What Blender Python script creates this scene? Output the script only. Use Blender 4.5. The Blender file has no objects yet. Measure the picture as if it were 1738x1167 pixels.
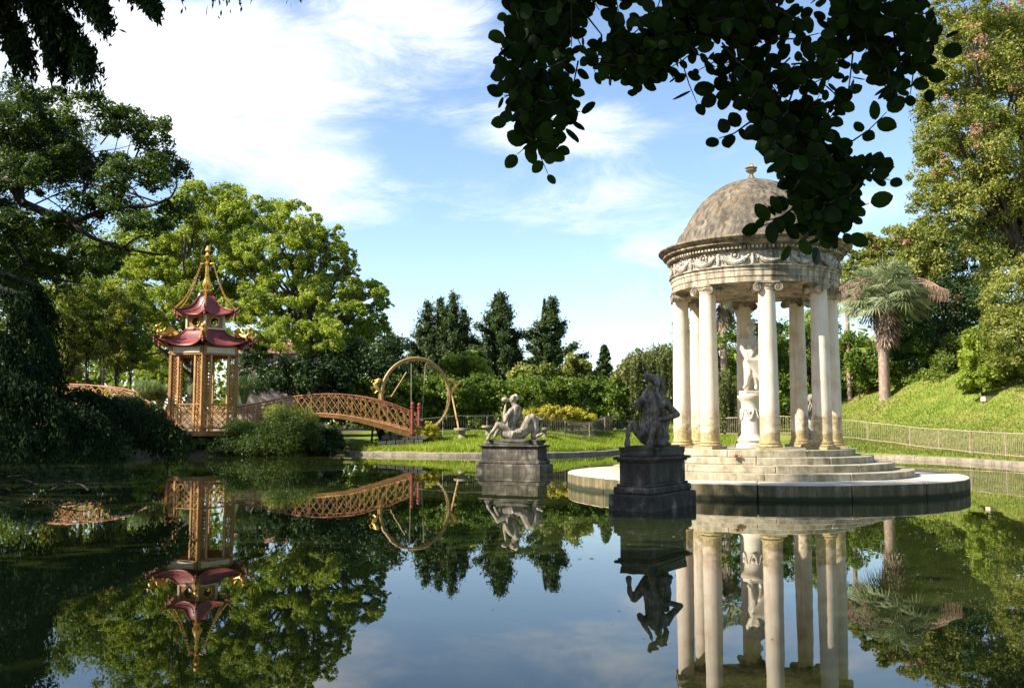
import bpy, bmesh, math, random
import numpy as np
from mathutils import Vector, Matrix, noise
R = math.radians
rng = np.random.default_rng(11)
random.seed(5)
SC = bpy.context.scene
COL = SC.collection

# ---------------------------------------------------------------- camera
F, PITCH, H = 1560.0, R(4.93), 1.70
cd = bpy.data.cameras.new('camera'); cam = bpy.data.objects.new('camera', cd); COL.objects.link(cam)
cam.location = (0, 0, H); cam.rotation_euler = (R(90) + PITCH, 0, 0)
cd.sensor_width = 36; cd.lens = 36 * F / 1738; cd.clip_end = 3000; cd.clip_start = 0.05
SC.camera = cam

# ---------------------------------------------------------------- light
SUN_EL, SUN_H = R(39), Vector((-0.949, -0.311)).normalized()
SUN_DIR = Vector((SUN_H.x * math.cos(SUN_EL), SUN_H.y * math.cos(SUN_EL), math.sin(SUN_EL)))
sd = bpy.data.lights.new('sun', 'SUN'); sun = bpy.data.objects.new('sun', sd); COL.objects.link(sun)
sd.energy = 5.0; sd.angle = R(0.5); sd.color = (1.0, 0.92, 0.78)
sun.rotation_euler = SUN_DIR.to_track_quat('Z', 'Y').to_euler(); sun.location = (-30, -10, 40)

W = bpy.data.worlds.new('World'); SC.world = W; W.use_nodes = True
nt = W.node_tree; nt.nodes.clear()
def N(t, typ, **kw):
    n = t.nodes.new(typ)
    for k, v in kw.items():
        if k.startswith('i_'): n.inputs[k[2:].replace('_', ' ')].default_value = v
        elif k[0] == 'n' and k[1:].isdigit(): n.inputs[int(k[1:])].default_value = v
        else: setattr(n, k, v)
    return n
def L(t, a, b): t.links.new(a, b)
sky = N(nt, 'ShaderNodeTexSky', sky_type='NISHITA', sun_disc=False, sun_elevation=SUN_EL,
        sun_rotation=math.atan2(SUN_H.x, SUN_H.y), altitude=50, air_density=1.0, dust_density=0.25, ozone_density=1.6)
tc = N(nt, 'ShaderNodeTexCoord')
def blob(center, scale, lo, hi):
    s = N(nt, 'ShaderNodeVectorMath', operation='SUBTRACT'); L(nt, tc.outputs['Generated'], s.inputs[0]); s.inputs[1].default_value = center
    m = N(nt, 'ShaderNodeVectorMath', operation='MULTIPLY'); L(nt, s.outputs[0], m.inputs[0]); m.inputs[1].default_value = scale
    l = N(nt, 'ShaderNodeVectorMath', operation='LENGTH'); L(nt, m.outputs[0], l.inputs[0])
    r = N(nt, 'ShaderNodeMapRange', interpolation_type='SMOOTHSTEP'); L(nt, l.outputs['Value'], r.inputs[0])
    r.inputs[1].default_value = 1.0; r.inputs[2].default_value = 0.15; r.inputs[3].default_value = lo; r.inputs[4].default_value = hi
    return r.outputs[0]
def pdir(px, py):
    a, b = (px - 869) / F, (583.5 - py) / F
    d = Vector((a, math.cos(PITCH) - b * math.sin(PITCH), math.sin(PITCH) + b * math.cos(PITCH)))
    return d
def blobpx(px, py, wx, wy, amt):
    return blob(pdir(px, py).normalized(), (F / wx, F / wx, F / wy), 0, amt)
mp = N(nt, 'ShaderNodeMapping'); L(nt, tc.outputs['Generated'], mp.inputs[0]); mp.inputs['Scale'].default_value = (3.2, 3.2, 9.0)
mp.inputs['Rotation'].default_value = (0, R(-14), 0)
nz = N(nt, 'ShaderNodeTexNoise', i_Scale=2.1, i_Detail=9, i_Roughness=0.66, i_Distortion=0.6); L(nt, mp.outputs[0], nz.inputs['Vector'])
nz2 = N(nt, 'ShaderNodeTexNoise', i_Scale=0.8, i_Detail=4, i_Roughness=0.5); L(nt, mp.outputs[0], nz2.inputs['Vector'])
acc = None
for b in [(300, 130, 470, 220, .50), (500, 290, 240, 90, .30), (680, 40, 300, 90, .33), (940, 220, 240, 70, .36), (1095, 430, 110, 40, .22),
          (560, 350, 200, 50, .24), (-200, 80, 500, 330, .3), (740, 205, 160, 40, .2), (900, 300, 300, 60, .12)]:
    o = blobpx(*b)
    if acc is None: acc = o
    else:
        m = N(nt, 'ShaderNodeMath', operation='MAXIMUM'); L(nt, acc, m.inputs[0]); L(nt, o, m.inputs[1]); acc = m.outputs[0]
# scattered thin cloud over the whole sky besides the banks placed above
g = N(nt, 'ShaderNodeMath', operation='MULTIPLY_ADD', n1=0.9, n2=-0.42); L(nt, nz2.outputs['Fac'], g.inputs[0])
mx = N(nt, 'ShaderNodeMath', operation='MAXIMUM', n1=0.0); L(nt, g.outputs[0], mx.inputs[0])
ad = N(nt, 'ShaderNodeMath', operation='ADD'); L(nt, acc, ad.inputs[0]); L(nt, mx.outputs[0], ad.inputs[1])
ad2 = N(nt, 'ShaderNodeMath', operation='ADD'); L(nt, ad.outputs[0], ad2.inputs[0]); L(nt, nz.outputs['Fac'], ad2.inputs[1])
cm = N(nt, 'ShaderNodeMapRange', interpolation_type='SMOOTHSTEP'); L(nt, ad2.outputs[0], cm.inputs[0])
cm.inputs[1].default_value = 0.56; cm.inputs[2].default_value = 1.04; cm.inputs[3].default_value = 0.0; cm.inputs[4].default_value = 0.92
nz3 = N(nt, 'ShaderNodeTexNoise', i_Scale=5.0, i_Detail=8, i_Roughness=0.6, i_Distortion=0.4); L(nt, mp.outputs[0], nz3.inputs['Vector'])
CLOUD = N(nt, 'ShaderNodeValToRGB'); L(nt, nz3.outputs['Fac'], CLOUD.inputs[0]); CLOUD.color_ramp.elements[0].position = .35; CLOUD.color_ramp.elements[1].position = .62
CLOUD.color_ramp.elements[0].color = (4.3, 4.7, 5.3, 1); CLOUD.color_ramp.elements[1].color = (5.7, 5.75, 5.9, 1)
mixc = N(nt, 'ShaderNodeMix', data_type='RGBA'); L(nt, cm.outputs[0], mixc.inputs[0]); L(nt, sky.outputs[0], mixc.inputs[6]); L(nt, CLOUD.outputs[0], mixc.inputs[7])
bg = N(nt, 'ShaderNodeBackground', i_Strength=0.10); L(nt, mixc.outputs[2], bg.inputs[0])
wo = N(nt, 'ShaderNodeOutputWorld'); L(nt, bg.outputs[0], wo.inputs[0])
SC.view_settings.view_transform = 'Standard'; SC.view_settings.look = 'None'; SC.view_settings.gamma = 1
SC.view_settings.exposure = 1.34
try: SC.view_settings.use_curve_mapping = False
except Exception: pass
SC.cycles.max_bounces = 8; SC.cycles.diffuse_bounces = 3; SC.cycles.glossy_bounces = 3
SC.cycles.transmission_bounces = 4; SC.cycles.transparent_max_bounces = 6

def P(px, py, Y):
    d = pdir(px, py); t = Y / d.y
    return Vector((d.x * t, Y, H + d.z * t))
def zat(py, Y): return P(869, py, Y).z
def S(Y): return Y / F          # metres per photo pixel at a distance

# ---------------------------------------------------------------- helpers
def prop(o, label=None, cat=None, group=None, kind=None):
    if label: o['label'] = label
    if cat: o['category'] = cat
    if group: o['group'] = group
    if kind: o['kind'] = kind
    return o
def thing(name, label, cat, loc=(0, 0, 0), group=None, rz=0):
    o = bpy.data.objects.new(name, None); COL.objects.link(o); o.empty_display_size = 0.2
    o.location = loc; o.rotation_euler = (0, 0, rz)
    return prop(o, label, cat, group)
def wloc(o):
    v = Vector((0, 0, 0))
    while o is not None: v += o.location; o = o.parent
    return v
def link(name, me, mat, parent=None, smooth=False):
    if mat is not None and not me.materials: me.materials.append(mat)
    if smooth: me.polygons.foreach_set('use_smooth', [True] * len(me.polygons))
    o = bpy.data.objects.new(name, me); COL.objects.link(o)
    if parent is not None: o.parent = parent
    return o
def npmesh(name, v, nper):
    """v (N*nper,3) array, N polygons of nper verts each"""
    v = np.asarray(v, dtype=np.float32).reshape(-1, 3); n = len(v); k = n // nper
    me = bpy.data.meshes.new(name); me.vertices.add(n); me.vertices.foreach_set('co', v.ravel())
    me.loops.add(n); me.loops.foreach_set('vertex_index', np.arange(n, dtype=np.int32))
    me.polygons.add(k); me.polygons.foreach_set('loop_start', np.arange(0, n, nper, dtype=np.int32))
    me.update(calc_edges=True)
    return me
def frame_for(d):
    d = Vector(d).normalized(); up = Vector((0, 0, 1)) if abs(d.z) < 0.95 else Vector((1, 0, 0))
    x = d.cross(up).normalized(); return x, x.cross(d).normalized()

class MB:
    def __init__(s): s.v = []; s.f = []
    def add(s, vs, fs):
        k = len(s.v); s.v.extend([tuple(p) for p in vs]); s.f.extend([[i + k for i in f] for f in fs]); return s
    def box(s, c, size, rz=0, tap=1.0):
        x, y, z = [a / 2 for a in size]; vs = []
        for dz, t in ((-z, 1), (z, tap)):
            for sx, sy in ((-1, -1), (1, -1), (1, 1), (-1, 1)):
                a, b = sx * x * t, sy * y * t
                vs.append((c[0] + a * math.cos(rz) - b * math.sin(rz), c[1] + a * math.sin(rz) + b * math.cos(rz), c[2] + dz))
        return s.add(vs, [(0, 3, 2, 1), (4, 5, 6, 7), (0, 1, 5, 4), (1, 2, 6, 5), (2, 3, 7, 6), (3, 0, 4, 7)])
    def bar(s, a, b, w, h=None):
        a, b = Vector(a), Vector(b); x, y = frame_for(b - a); h = h or w; vs = []
        for p in (a, b):
            for sx, sy in ((-1, -1), (1, -1), (1, 1), (-1, 1)): vs.append(p + x * sx * w / 2 + y * sy * h / 2)
        return s.add(vs, [(0, 3, 2, 1), (4, 5, 6, 7), (0, 1, 5, 4), (1, 2, 6, 5), (2, 3, 7, 6), (3, 0, 4, 7)])
    def tube(s, pts, rad, n=8, caps=True):
        pts = [Vector(p) for p in pts]; m = len(pts)
        if not hasattr(rad, '__len__'): rad = [rad] * m
        vs = []; x = None
        for i, p in enumerate(pts):
            d = (pts[min(i + 1, m - 1)] - pts[max(i - 1, 0)]).normalized()
            if x is None: x, y = frame_for(d)
            else:
                x = (x - d * x.dot(d)).normalized(); y = x.cross(d)
            for k in range(n):
                a = 2 * math.pi * k / n; vs.append(p + (x * math.cos(a) + y * math.sin(a)) * rad[i])
        fs = [[i * n + k, i * n + (k + 1) % n, (i + 1) * n + (k + 1) % n, (i + 1) * n + k] for i in range(m - 1) for k in range(n)]
        if caps: fs += [list(range(n))[::-1], [(m - 1) * n + k for k in range(n)]]
        return s.add(vs, fs)
    def lathe(s, prof, n=32, c=(0, 0, 0), wob=None):
        vs = []
        for r, z in prof:
            for k in range(n):
                a = 2 * math.pi * k / n; rr = r * (wob(a, z) if wob else 1)
                vs.append((c[0] + rr * math.cos(a), c[1] + rr * math.sin(a), c[2] + z))
        fs = [[i * n + k, i * n + (k + 1) % n, (i + 1) * n + (k + 1) % n, (i + 1) * n + k] for i in range(len(prof) - 1) for k in range(n)]
        if prof[-1][0] > 1e-4: fs.append([(len(prof) - 1) * n + k for k in range(n)])
        if prof[0][0] > 1e-4: fs.append(list(range(n))[::-1])
        return s.add(vs, fs)
    def sphere(s, c, r, n=10, m=7):
        if not hasattr(r, '__len__'): r = (r, r, r)
        vs = [(c[0] + r[0] * math.sin(math.pi * i / m) * math.cos(2 * math.pi * k / n), c[1] + r[1] * math.sin(math.pi * i / m) * math.sin(2 * math.pi * k / n), c[2] - r[2] * math.cos(math.pi * i / m)) for i in range(m + 1) for k in range(n)]
        return s.add(vs, [[i * n + k, i * n + (k + 1) % n, (i + 1) * n + (k + 1) % n, (i + 1) * n + k] for i in range(m) for k in range(n)])
    def sector(s, r0, r1, a0, a1, z0, z1, n=6, c=(0, 0)):
        """annular block"""
        vs = []
        for i in range(n + 1):
            a = a0 + (a1 - a0) * i / n
            for r, z in ((r0, z0), (r1, z0), (r1, z1), (r0, z1)): vs.append((c[0] + r * math.cos(a), c[1] + r * math.sin(a), z))
        fs = [[i * 4 + k, (i + 1) * 4 + k, (i + 1) * 4 + (k + 1) % 4, i * 4 + (k + 1) % 4] for i in range(n) for k in range(4)]
        fs += [[0, 1, 2, 3], [n * 4 + 3, n * 4 + 2, n * 4 + 1, n * 4]]
        return s.add(vs, fs)
    def build(s, name, mat, parent=None, smooth=False, bevel=0, auto=False):
        o = wloc(parent) if parent is not None else Vector((0, 0, 0))
        me = bpy.data.meshes.new(name); me.from_pydata([(p[0] - o.x, p[1] - o.y, p[2] - o.z) for p in s.v], [], s.f); me.validate()
        bm = bmesh.new(); bm.from_mesh(me)
        if auto: bmesh.ops.remove_doubles(bm, verts=bm.verts, dist=1e-5)
        bmesh.ops.recalc_face_normals(bm, faces=bm.faces)
        if bevel: bmesh.ops.bevel(bm, geom=bm.edges[:], offset=bevel, segments=1, affect='EDGES', clamp_overlap=True)
        if smooth:
            for e in bm.edges: e.smooth = not (len(e.link_faces) == 2 and e.calc_face_angle(0) > R(40))
            for f in bm.faces: f.smooth = True
        bm.to_mesh(me); bm.free()
        return link(name, me, mat, parent)

# ---------------------------------------------------------------- materials
def mat(name):
    m = bpy.data.materials.new(name); m.use_nodes = True; t = m.node_tree; t.nodes.clear()
    out = N(t, 'ShaderNodeOutputMaterial'); b = N(t, 'ShaderNodeBsdfPrincipled'); L(t, b.outputs[0], out.inputs[0])
    return m, t, b, out
def ramp(t, src, stops):
    r = N(t, 'ShaderNodeValToRGB'); L(t, src, r.inputs[0]); e = r.color_ramp.elements
    while len(e) < len(stops): e.new(0.5)
    for k, (p, c) in enumerate(stops): e[k].position = p; e[k].color = (*c, 1) if len(c) == 3 else c
    return r.outputs[0]
def mixrgb(t, fac, a, b, mode='MIX'):
    m = N(t, 'ShaderNodeMix', data_type='RGBA', blend_type=mode)
    if isinstance(fac, (int, float)): m.inputs[0].default_value = fac
    else: L(t, fac, m.inputs[0])
    for i, s in ((6, a), (7, b)):
        if isinstance(s, tuple): m.inputs[i].default_value = (*s, 1)
        else: L(t, s, m.inputs[i])
    return m.outputs[2]
def coords(t, scale=(1, 1, 1), kind='Object'):
    c = N(t, 'ShaderNodeTexCoord'); m = N(t, 'ShaderNodeMapping'); L(t, c.outputs[kind], m.inputs[0]); m.inputs['Scale'].default_value = scale
    return m.outputs[0]
def nzt(t, vec, scale, detail=5, rough=0.6, dist=0.0):
    n = N(t, 'ShaderNodeTexNoise', i_Scale=scale, i_Detail=detail, i_Roughness=rough, i_Distortion=dist); L(t, vec, n.inputs['Vector']); return n.outputs['Fac']
def bump(t, b, h, strength=0.3, dist=0.02):
    n = N(t, 'ShaderNodeBump', i_Strength=strength, i_Distance=dist); L(t, h, n.inputs['Height']); L(t, n.outputs[0], b.inputs['Normal'])
def math_(t, op, a, b=None, c=None, clamp=False):
    m = N(t, 'ShaderNodeMath', operation=op); m.use_clamp = clamp
    for i, s in enumerate((a, b, c)):
        if s is None: continue
        if isinstance(s, (int, float)): m.inputs[i].default_value = s
        else: L(t, s, m.inputs[i])
    return m.outputs[0]

def m_stone(name, light, mid, dark, streak=0.5, lichen=None, lich_amt=0.5, rough=0.85, tile=1.0, bstr=0.35, band=0.0):
    m, t, b, _ = mat(name); v = coords(t)
    n1 = nzt(t, v, 3.0 * tile, 8, 0.65)
    base = ramp(t, n1, [(0.3, dark), (0.5, mid), (0.68, light)])
    vs = coords(t, (7, 7, 0.7)); n2 = nzt(t, vs, 1.3 * tile, 6, 0.6)
    st = ramp(t, n2, [(0.42, (0, 0, 0)), (0.62, (1, 1, 1))])
    base = mixrgb(t, math_(t, 'MULTIPLY', st, streak), base, tuple(c * 0.35 for c in dark))
    if lichen:
        n3 = nzt(t, v, 1.7 * tile, 6, 0.7); l = ramp(t, n3, [(0.55, (0, 0, 0)), (0.68, (1, 1, 1))])
        base = mixrgb(t, math_(t, 'MULTIPLY', l, lich_amt), base, lichen)
    if band:
        l = ramp(t, nzt(t, coords(t, (1.3, 1.3, 0.12)), 1.1, 7, 0.72), [(0.54, (0, 0, 0)), (0.64, (1, 1, 1))])
        base = mixrgb(t, math_(t, 'MULTIPLY', l, band), base, tuple(c * 0.3 for c in dark))
    n4 = nzt(t, v, 60 * tile, 3, 0.7)
    base = mixrgb(t, 0.25, base, ramp(t, n4, [(0.3, (0.3, 0.3, 0.3)), (0.7, (1, 1, 1))]), 'MULTIPLY')
    L(t, base, b.inputs['Base Color']); b.inputs['Roughness'].default_value = rough
    bump(t, b, nzt(t, v, 22 * tile, 8, 0.7), bstr, 0.02)
    return m

M = {}
def m_marble():
    m, t, b, _ = mat('temple_marble'); v = coords(t)
    base = ramp(t, nzt(t, v, 1.6, 6, 0.6), [(0.3, (0.50, 0.36, 0.26)), (0.48, (0.67, 0.56, 0.43)), (0.7, (0.74, 0.67, 0.55))])
    vs = coords(t, (5, 5, 0.35)); st = ramp(t, nzt(t, vs, 1.5, 7, 0.6), [(0.5, (0, 0, 0)), (0.66, (1, 1, 1))])
    base = mixrgb(t, math_(t, 'MULTIPLY', st, 0.35), base, (0.38, 0.24, 0.15))
    # moss stains low on the shafts (object z = height above the stylobate)
    c = N(t, 'ShaderNodeTexCoord'); sp = N(t, 'ShaderNodeSeparateXYZ'); L(t, c.outputs['Object'], sp.inputs[0])
    hgt = math_(t, 'MULTIPLY_ADD', sp.outputs[2], -0.55, 0.86)
    msk = math_(t, 'ADD', hgt, math_(t, 'MULTIPLY_ADD', nzt(t, v, 2.6, 5, 0.65), 1.5, -0.75))
    mr = N(t, 'ShaderNodeMapRange'); L(t, msk, mr.inputs[0]); mr.inputs[1].default_value = 0.42; mr.inputs[2].default_value = 0.6; mr.inputs[4].default_value = 0.8
    moss = ramp(t, nzt(t, v, 14, 5, 0.6), [(0.35, (0.12, 0.08, 0.02)), (0.6, (0.38, 0.27, 0.07))])
    base = mixrgb(t, mr.outputs[0], base, moss)
    L(t, base, b.inputs['Base Color']); b.inputs['Roughness'].default_value = 0.7
    bump(t, b, nzt(t, v, 25, 8, 0.7), 0.25, 0.015); return m
M['marble'] = m_marble()
M['white_marble'] = m_stone('statue_marble', (0.74, 0.67, 0.57), (0.66, 0.58, 0.47), (0.5, 0.42, 0.32), 0.15, None, rough=0.6, bstr=0.15)
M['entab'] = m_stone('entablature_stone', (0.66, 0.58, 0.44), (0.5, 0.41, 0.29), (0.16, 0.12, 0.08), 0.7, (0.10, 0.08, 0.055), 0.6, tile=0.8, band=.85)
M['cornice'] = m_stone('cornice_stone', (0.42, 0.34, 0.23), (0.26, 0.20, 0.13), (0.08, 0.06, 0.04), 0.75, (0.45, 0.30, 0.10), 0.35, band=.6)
M['frieze'] = m_stone('frieze_stone', (0.68, 0.63, 0.55), (0.5, 0.45, 0.38), (0.16, 0.13, 0.10), 0.5, (0.07, 0.06, 0.05), 0.6, band=.8)
M['dome'] = m_stone('dome_stone', (0.27, 0.22, 0.16), (0.155, 0.125, 0.09), (0.08, 0.062, 0.045), 0.8, (0.27, 0.17, 0.05), 0.5, bstr=0.7)
M['step'] = m_stone('step_stone', (0.55, 0.49, 0.37), (0.42, 0.36, 0.25), (0.2, 0.17, 0.09), 0.35, (0.11, 0.11, 0.04), 0.7)
def m_platform():
    m, t, b, _ = mat('platform_stone'); v = coords(t)
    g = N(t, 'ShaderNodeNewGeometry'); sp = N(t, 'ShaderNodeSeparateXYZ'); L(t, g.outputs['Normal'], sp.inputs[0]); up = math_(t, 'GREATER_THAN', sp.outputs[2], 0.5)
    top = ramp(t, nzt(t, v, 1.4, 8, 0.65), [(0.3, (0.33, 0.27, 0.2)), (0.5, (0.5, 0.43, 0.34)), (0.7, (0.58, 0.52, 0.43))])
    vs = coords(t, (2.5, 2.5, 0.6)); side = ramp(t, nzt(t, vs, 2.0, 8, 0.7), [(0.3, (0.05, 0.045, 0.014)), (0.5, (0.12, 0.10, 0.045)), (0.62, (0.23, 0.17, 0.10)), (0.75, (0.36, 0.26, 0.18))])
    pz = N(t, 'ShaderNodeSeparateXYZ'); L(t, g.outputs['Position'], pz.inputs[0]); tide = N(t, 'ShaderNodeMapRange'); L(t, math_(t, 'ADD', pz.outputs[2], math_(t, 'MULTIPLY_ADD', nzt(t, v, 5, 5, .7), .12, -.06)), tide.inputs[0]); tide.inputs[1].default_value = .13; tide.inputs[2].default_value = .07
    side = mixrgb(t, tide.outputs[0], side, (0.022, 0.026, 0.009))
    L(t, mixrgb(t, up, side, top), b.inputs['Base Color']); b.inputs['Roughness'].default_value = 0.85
    bump(t, b, nzt(t, v, 20, 8, 0.7), 0.4, 0.02); return m
M['platform'] = m_platform()
M['darkstone'] = m_stone('pedestal_stone', (0.16, 0.13, 0.09), (0.058, 0.047, 0.034), (0.02, 0.016, 0.011), 0.5, (0.38, 0.33, 0.25), 0.8, bstr=0.6)
M['greystone'] = m_stone('grey_pedestal_stone', (0.18, 0.155, 0.12), (0.08, 0.066, 0.05), (0.028, 0.023, 0.017), 0.6, (0.4, 0.36, 0.28), 0.5, bstr=0.5)
M['rock'] = m_stone('rock_base', (0.15, 0.14, 0.11), (0.075, 0.068, 0.055), (0.028, 0.025, 0.018), 0.4, (0.12, 0.14, 0.06), 0.5, bstr=0.9)
M['statue_dark'] = m_stone('weathered_dark_marble', (0.40, 0.33, 0.26), (0.17, 0.13, 0.10), (0.05, 0.037, 0.027), 0.7, (0.52, 0.47, 0.41), 0.5, tile=1.4, bstr=0.3)
M['statue_grey'] = m_stone('weathered_pale_marble', (0.55, 0.49, 0.4), (0.33, 0.28, 0.21), (0.12, 0.1, 0.07), 0.5, None, tile=1.4, bstr=0.3)
M['kerb'] = m_stone('pond_kerb_concrete', (0.38, 0.32, 0.25), (0.27, 0.22, 0.16), (0.14, 0.12, 0.08), 0.2, (0.12, 0.13, 0.05), 0.4)
M['wall'] = m_stone('house_plaster', (0.62, 0.5, 0.42), (0.55, 0.42, 0.35), (0.4, 0.3, 0.24), 0.15, None)
def m_paint(name, c1, c2, rough=0.5, metallic=0.0, sc=4):
    m, t, b, _ = mat(name); v = coords(t)
    L(t, ramp(t, nzt(t, v, sc, 7, 0.65), [(0.32, c2), (0.62, c1)]), b.inputs['Base Color'])
    b.inputs['Roughness'].default_value = rough; b.inputs['Metallic'].default_value = metallic
    bump(t, b, nzt(t, v, 30, 5), 0.15, 0.01); return m
M['gold'] = m_paint('gilt_metal', (0.75, 0.45, 0.10), (0.5, 0.26, 0.05), 0.35, 0.75)
M['ochre'] = m_paint('ochre_painted_wood', (0.38, 0.18, 0.045), (0.21, 0.085, 0.02), 0.6)
M['ochre_pale'] = m_paint('pale_ochre_wood', (0.56, 0.31, 0.10), (0.36, 0.17, 0.05), 0.6)
M['red'] = m_paint('red_painted_wood', (0.26, 0.045, 0.03), (0.13, 0.02, 0.016), 0.6)
M['rail_red'] = m_paint('russet_handrail', (0.34, 0.11, 0.045), (0.18, 0.05, 0.025), 0.6)
M['roof'] = m_paint('red_roof_metal', (0.24, 0.045, 0.035), (0.10, 0.018, 0.015), 0.45, 0, 3)
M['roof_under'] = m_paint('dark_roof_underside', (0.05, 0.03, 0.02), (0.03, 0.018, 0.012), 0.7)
M['cream'] = m_paint('cream_panel', (0.66, 0.55, 0.40), (0.5, 0.38, 0.26), 0.6)
M['ring'] = m_paint('gilded_ring', (0.42, 0.27, 0.10), (0.24, 0.15, 0.06), 0.55, 0.2)
M['dark'] = m_paint('dark_void_paint', (0.03, 0.025, 0.02), (0.015, 0.012, 0.01), 0.8)
M['iron'] = m_paint('iron_railing', (0.20, 0.17, 0.14), (0.07, 0.06, 0.05), 0.5, 0.3, 10)
M['iron_pale'] = m_paint('rusty_pale_railing', (0.46, 0.36, 0.27), (0.25, 0.18, 0.12), 0.6, 0.1, 10)
M['bark'] = m_stone('bark', (0.14, 0.11, 0.08), (0.08, 0.06, 0.045), (0.03, 0.024, 0.018), 0.5, None, bstr=1.0)
M['darkbark'] = m_stone('dark_bark', (0.06, 0.05, 0.04), (0.035, 0.028, 0.022), (0.015, 0.012, 0.01), 0.5, None, bstr=1.0)
M['palmbark'] = m_stone('palm_bark', (0.42, 0.31, 0.24), (0.3, 0.21, 0.16), (0.16, 0.11, 0.08), 0.2, None, bstr=0.8)
M['rope'] = m_paint('rope', (0.4, 0.33, 0.22), (0.25, 0.2, 0.13), 0.9)
M['tile'] = m_paint('terracotta_tiles', (0.38, 0.17, 0.1), (0.24, 0.1, 0.06), 0.8)
M['glass'] = m_paint('window_glass', (0.04, 0.05, 0.06), (0.02, 0.025, 0.03), 0.1)

def m_leaf(name, cols, trans=0.35, rough=0.5, nscale=0.35, tcol=None, spec=0.3):
    """cols: list of leaf colours chosen per leaf; slow noise drifts the mixture across the crown"""
    m, t, b, out = mat(name)
    g = N(t, 'ShaderNodeNewGeometry'); c = coords(t)
    n = nzt(t, c, nscale, 3, 0.5)
    f = math_(t, 'ADD', math_(t, 'MULTIPLY', g.outputs['Random Per Island'], 0.55), math_(t, 'MULTIPLY_ADD', n, 1.3, -0.42), clamp=True)
    k = len(cols); col = ramp(t, f, [(i / (k - 1) * 0.9 + 0.05, cols[i]) for i in range(k)])
    L(t, col, b.inputs['Base Color']); b.inputs['Roughness'].default_value = rough
    b.inputs['Specular IOR Level'].default_value = spec
    tr = N(t, 'ShaderNodeBsdfTranslucent'); L(t, mixrgb(t, 1.0, col, tcol or (1.5, 1.5, 0.5), 'MULTIPLY'), tr.inputs[0])
    mx = N(t, 'ShaderNodeMixShader'); mx.inputs[0].default_value = trans; L(t, b.outputs[0], mx.inputs[1]); L(t, tr.outputs[0], mx.inputs[2]); L(t, mx.outputs[0], out.inputs[0])
    return m
M['leaf_bright'] = m_leaf('leaf_bright_green', [(0.08, 0.12, 0.015), (0.17, 0.23, 0.025), (0.28, 0.34, 0.045), (0.40, 0.43, 0.08)], 0.4)
M['leaf_mid'] = m_leaf('leaf_mid_green', [(0.06, 0.10, 0.015), (0.12, 0.17, 0.022), (0.21, 0.25, 0.035)], 0.38)
M['leaf_dark'] = m_leaf('leaf_dark_green', [(0.018, 0.04, 0.012), (0.03, 0.06, 0.016), (0.05, 0.085, 0.02)], 0.2)
M['leaf_camphor'] = m_leaf('leaf_camphor', [(0.02, 0.045, 0.01), (0.045, 0.08, 0.014), (0.10, 0.14, 0.025)], 0.4)
M['leaf_autumn'] = m_leaf('leaf_turning', [(0.07, 0.11, 0.02), (0.13, 0.18, 0.025), (0.2, 0.22, 0.035), (0.30, 0.13, 0.04)], 0.4, nscale=1.6)
M['leaf_yellow'] = m_leaf('leaf_yellow_shrub', [(0.22, 0.22, 0.025), (0.38, 0.34, 0.035), (0.5, 0.4, 0.05)], 0.3, nscale=1.5)
M['leaf_oak'] = m_leaf('leaf_holm_oak', [(0.05, 0.08, 0.015), (0.13, 0.155, 0.028), (0.26, 0.27, 0.055), (0.38, 0.36, 0.11)], 0.36)
M['leaf_dry'] = m_leaf('leaf_dry', [(0.30, 0.15, 0.09), (0.40, 0.24, 0.15), (0.34, 0.28, 0.13)], 0.25, tcol=(1.2, 1.0, 0.8))
M['leaf_laurel'] = m_leaf('leaf_laurel', [(0.05, 0.09, 0.012), (0.11, 0.17, 0.02), (0.22, 0.28, 0.035)], 0.3)
M['leaf_weep'] = m_leaf('leaf_weeping', [(0.08, 0.10, 0.03), (0.14, 0.16, 0.05), (0.22, 0.21, 0.08)], 0.3)
M['needle'] = m_leaf('cypress_needles', [(0.02, 0.038, 0.012), (0.045, 0.072, 0.02), (0.085, 0.115, 0.03)], 0.15, spec=.15)
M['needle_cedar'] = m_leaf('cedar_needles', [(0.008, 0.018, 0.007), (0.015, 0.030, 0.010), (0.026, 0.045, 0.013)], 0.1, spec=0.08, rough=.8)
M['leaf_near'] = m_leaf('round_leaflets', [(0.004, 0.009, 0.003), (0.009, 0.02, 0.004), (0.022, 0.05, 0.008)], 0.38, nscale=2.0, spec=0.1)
M['palm_leaf'] = m_leaf('palm_fronds', [(0.13, 0.17, 0.08), (0.23, 0.27, 0.14), (0.38, 0.39, 0.24)], 0.25, tcol=(1.1, 1.2, 0.8))
M['palm_dead'] = m_leaf('dead_fronds', [(0.20, 0.13, 0.09), (0.32, 0.22, 0.16), (0.42, 0.31, 0.24)], 0.15, tcol=(1.1, 1, 0.8))
M['grass'] = m_leaf('grass_blades', [(0.12, 0.19, 0.015), (0.22, 0.29, 0.025), (0.34, 0.37, 0.05)], 0.4, nscale=0.5)
M['hill_grass'] = m_leaf('hill_grass_blades', [(0.07, 0.11, 0.014), (0.13, 0.17, 0.024), (0.2, 0.22, 0.04), (0.33, 0.27, 0.10)], 0.35, nscale=0.35)
M['plume'] = m_leaf('flower_plumes', [(0.26, 0.15, 0.10), (0.40, 0.26, 0.19), (0.50, 0.38, 0.28)], 0.25, tcol=(1.1, 1, .8))
M['reed'] = m_leaf('ornamental_grass', [(0.09, 0.15, 0.05), (0.16, 0.22, 0.09), (0.26, 0.3, 0.15)], 0.3)

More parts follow.
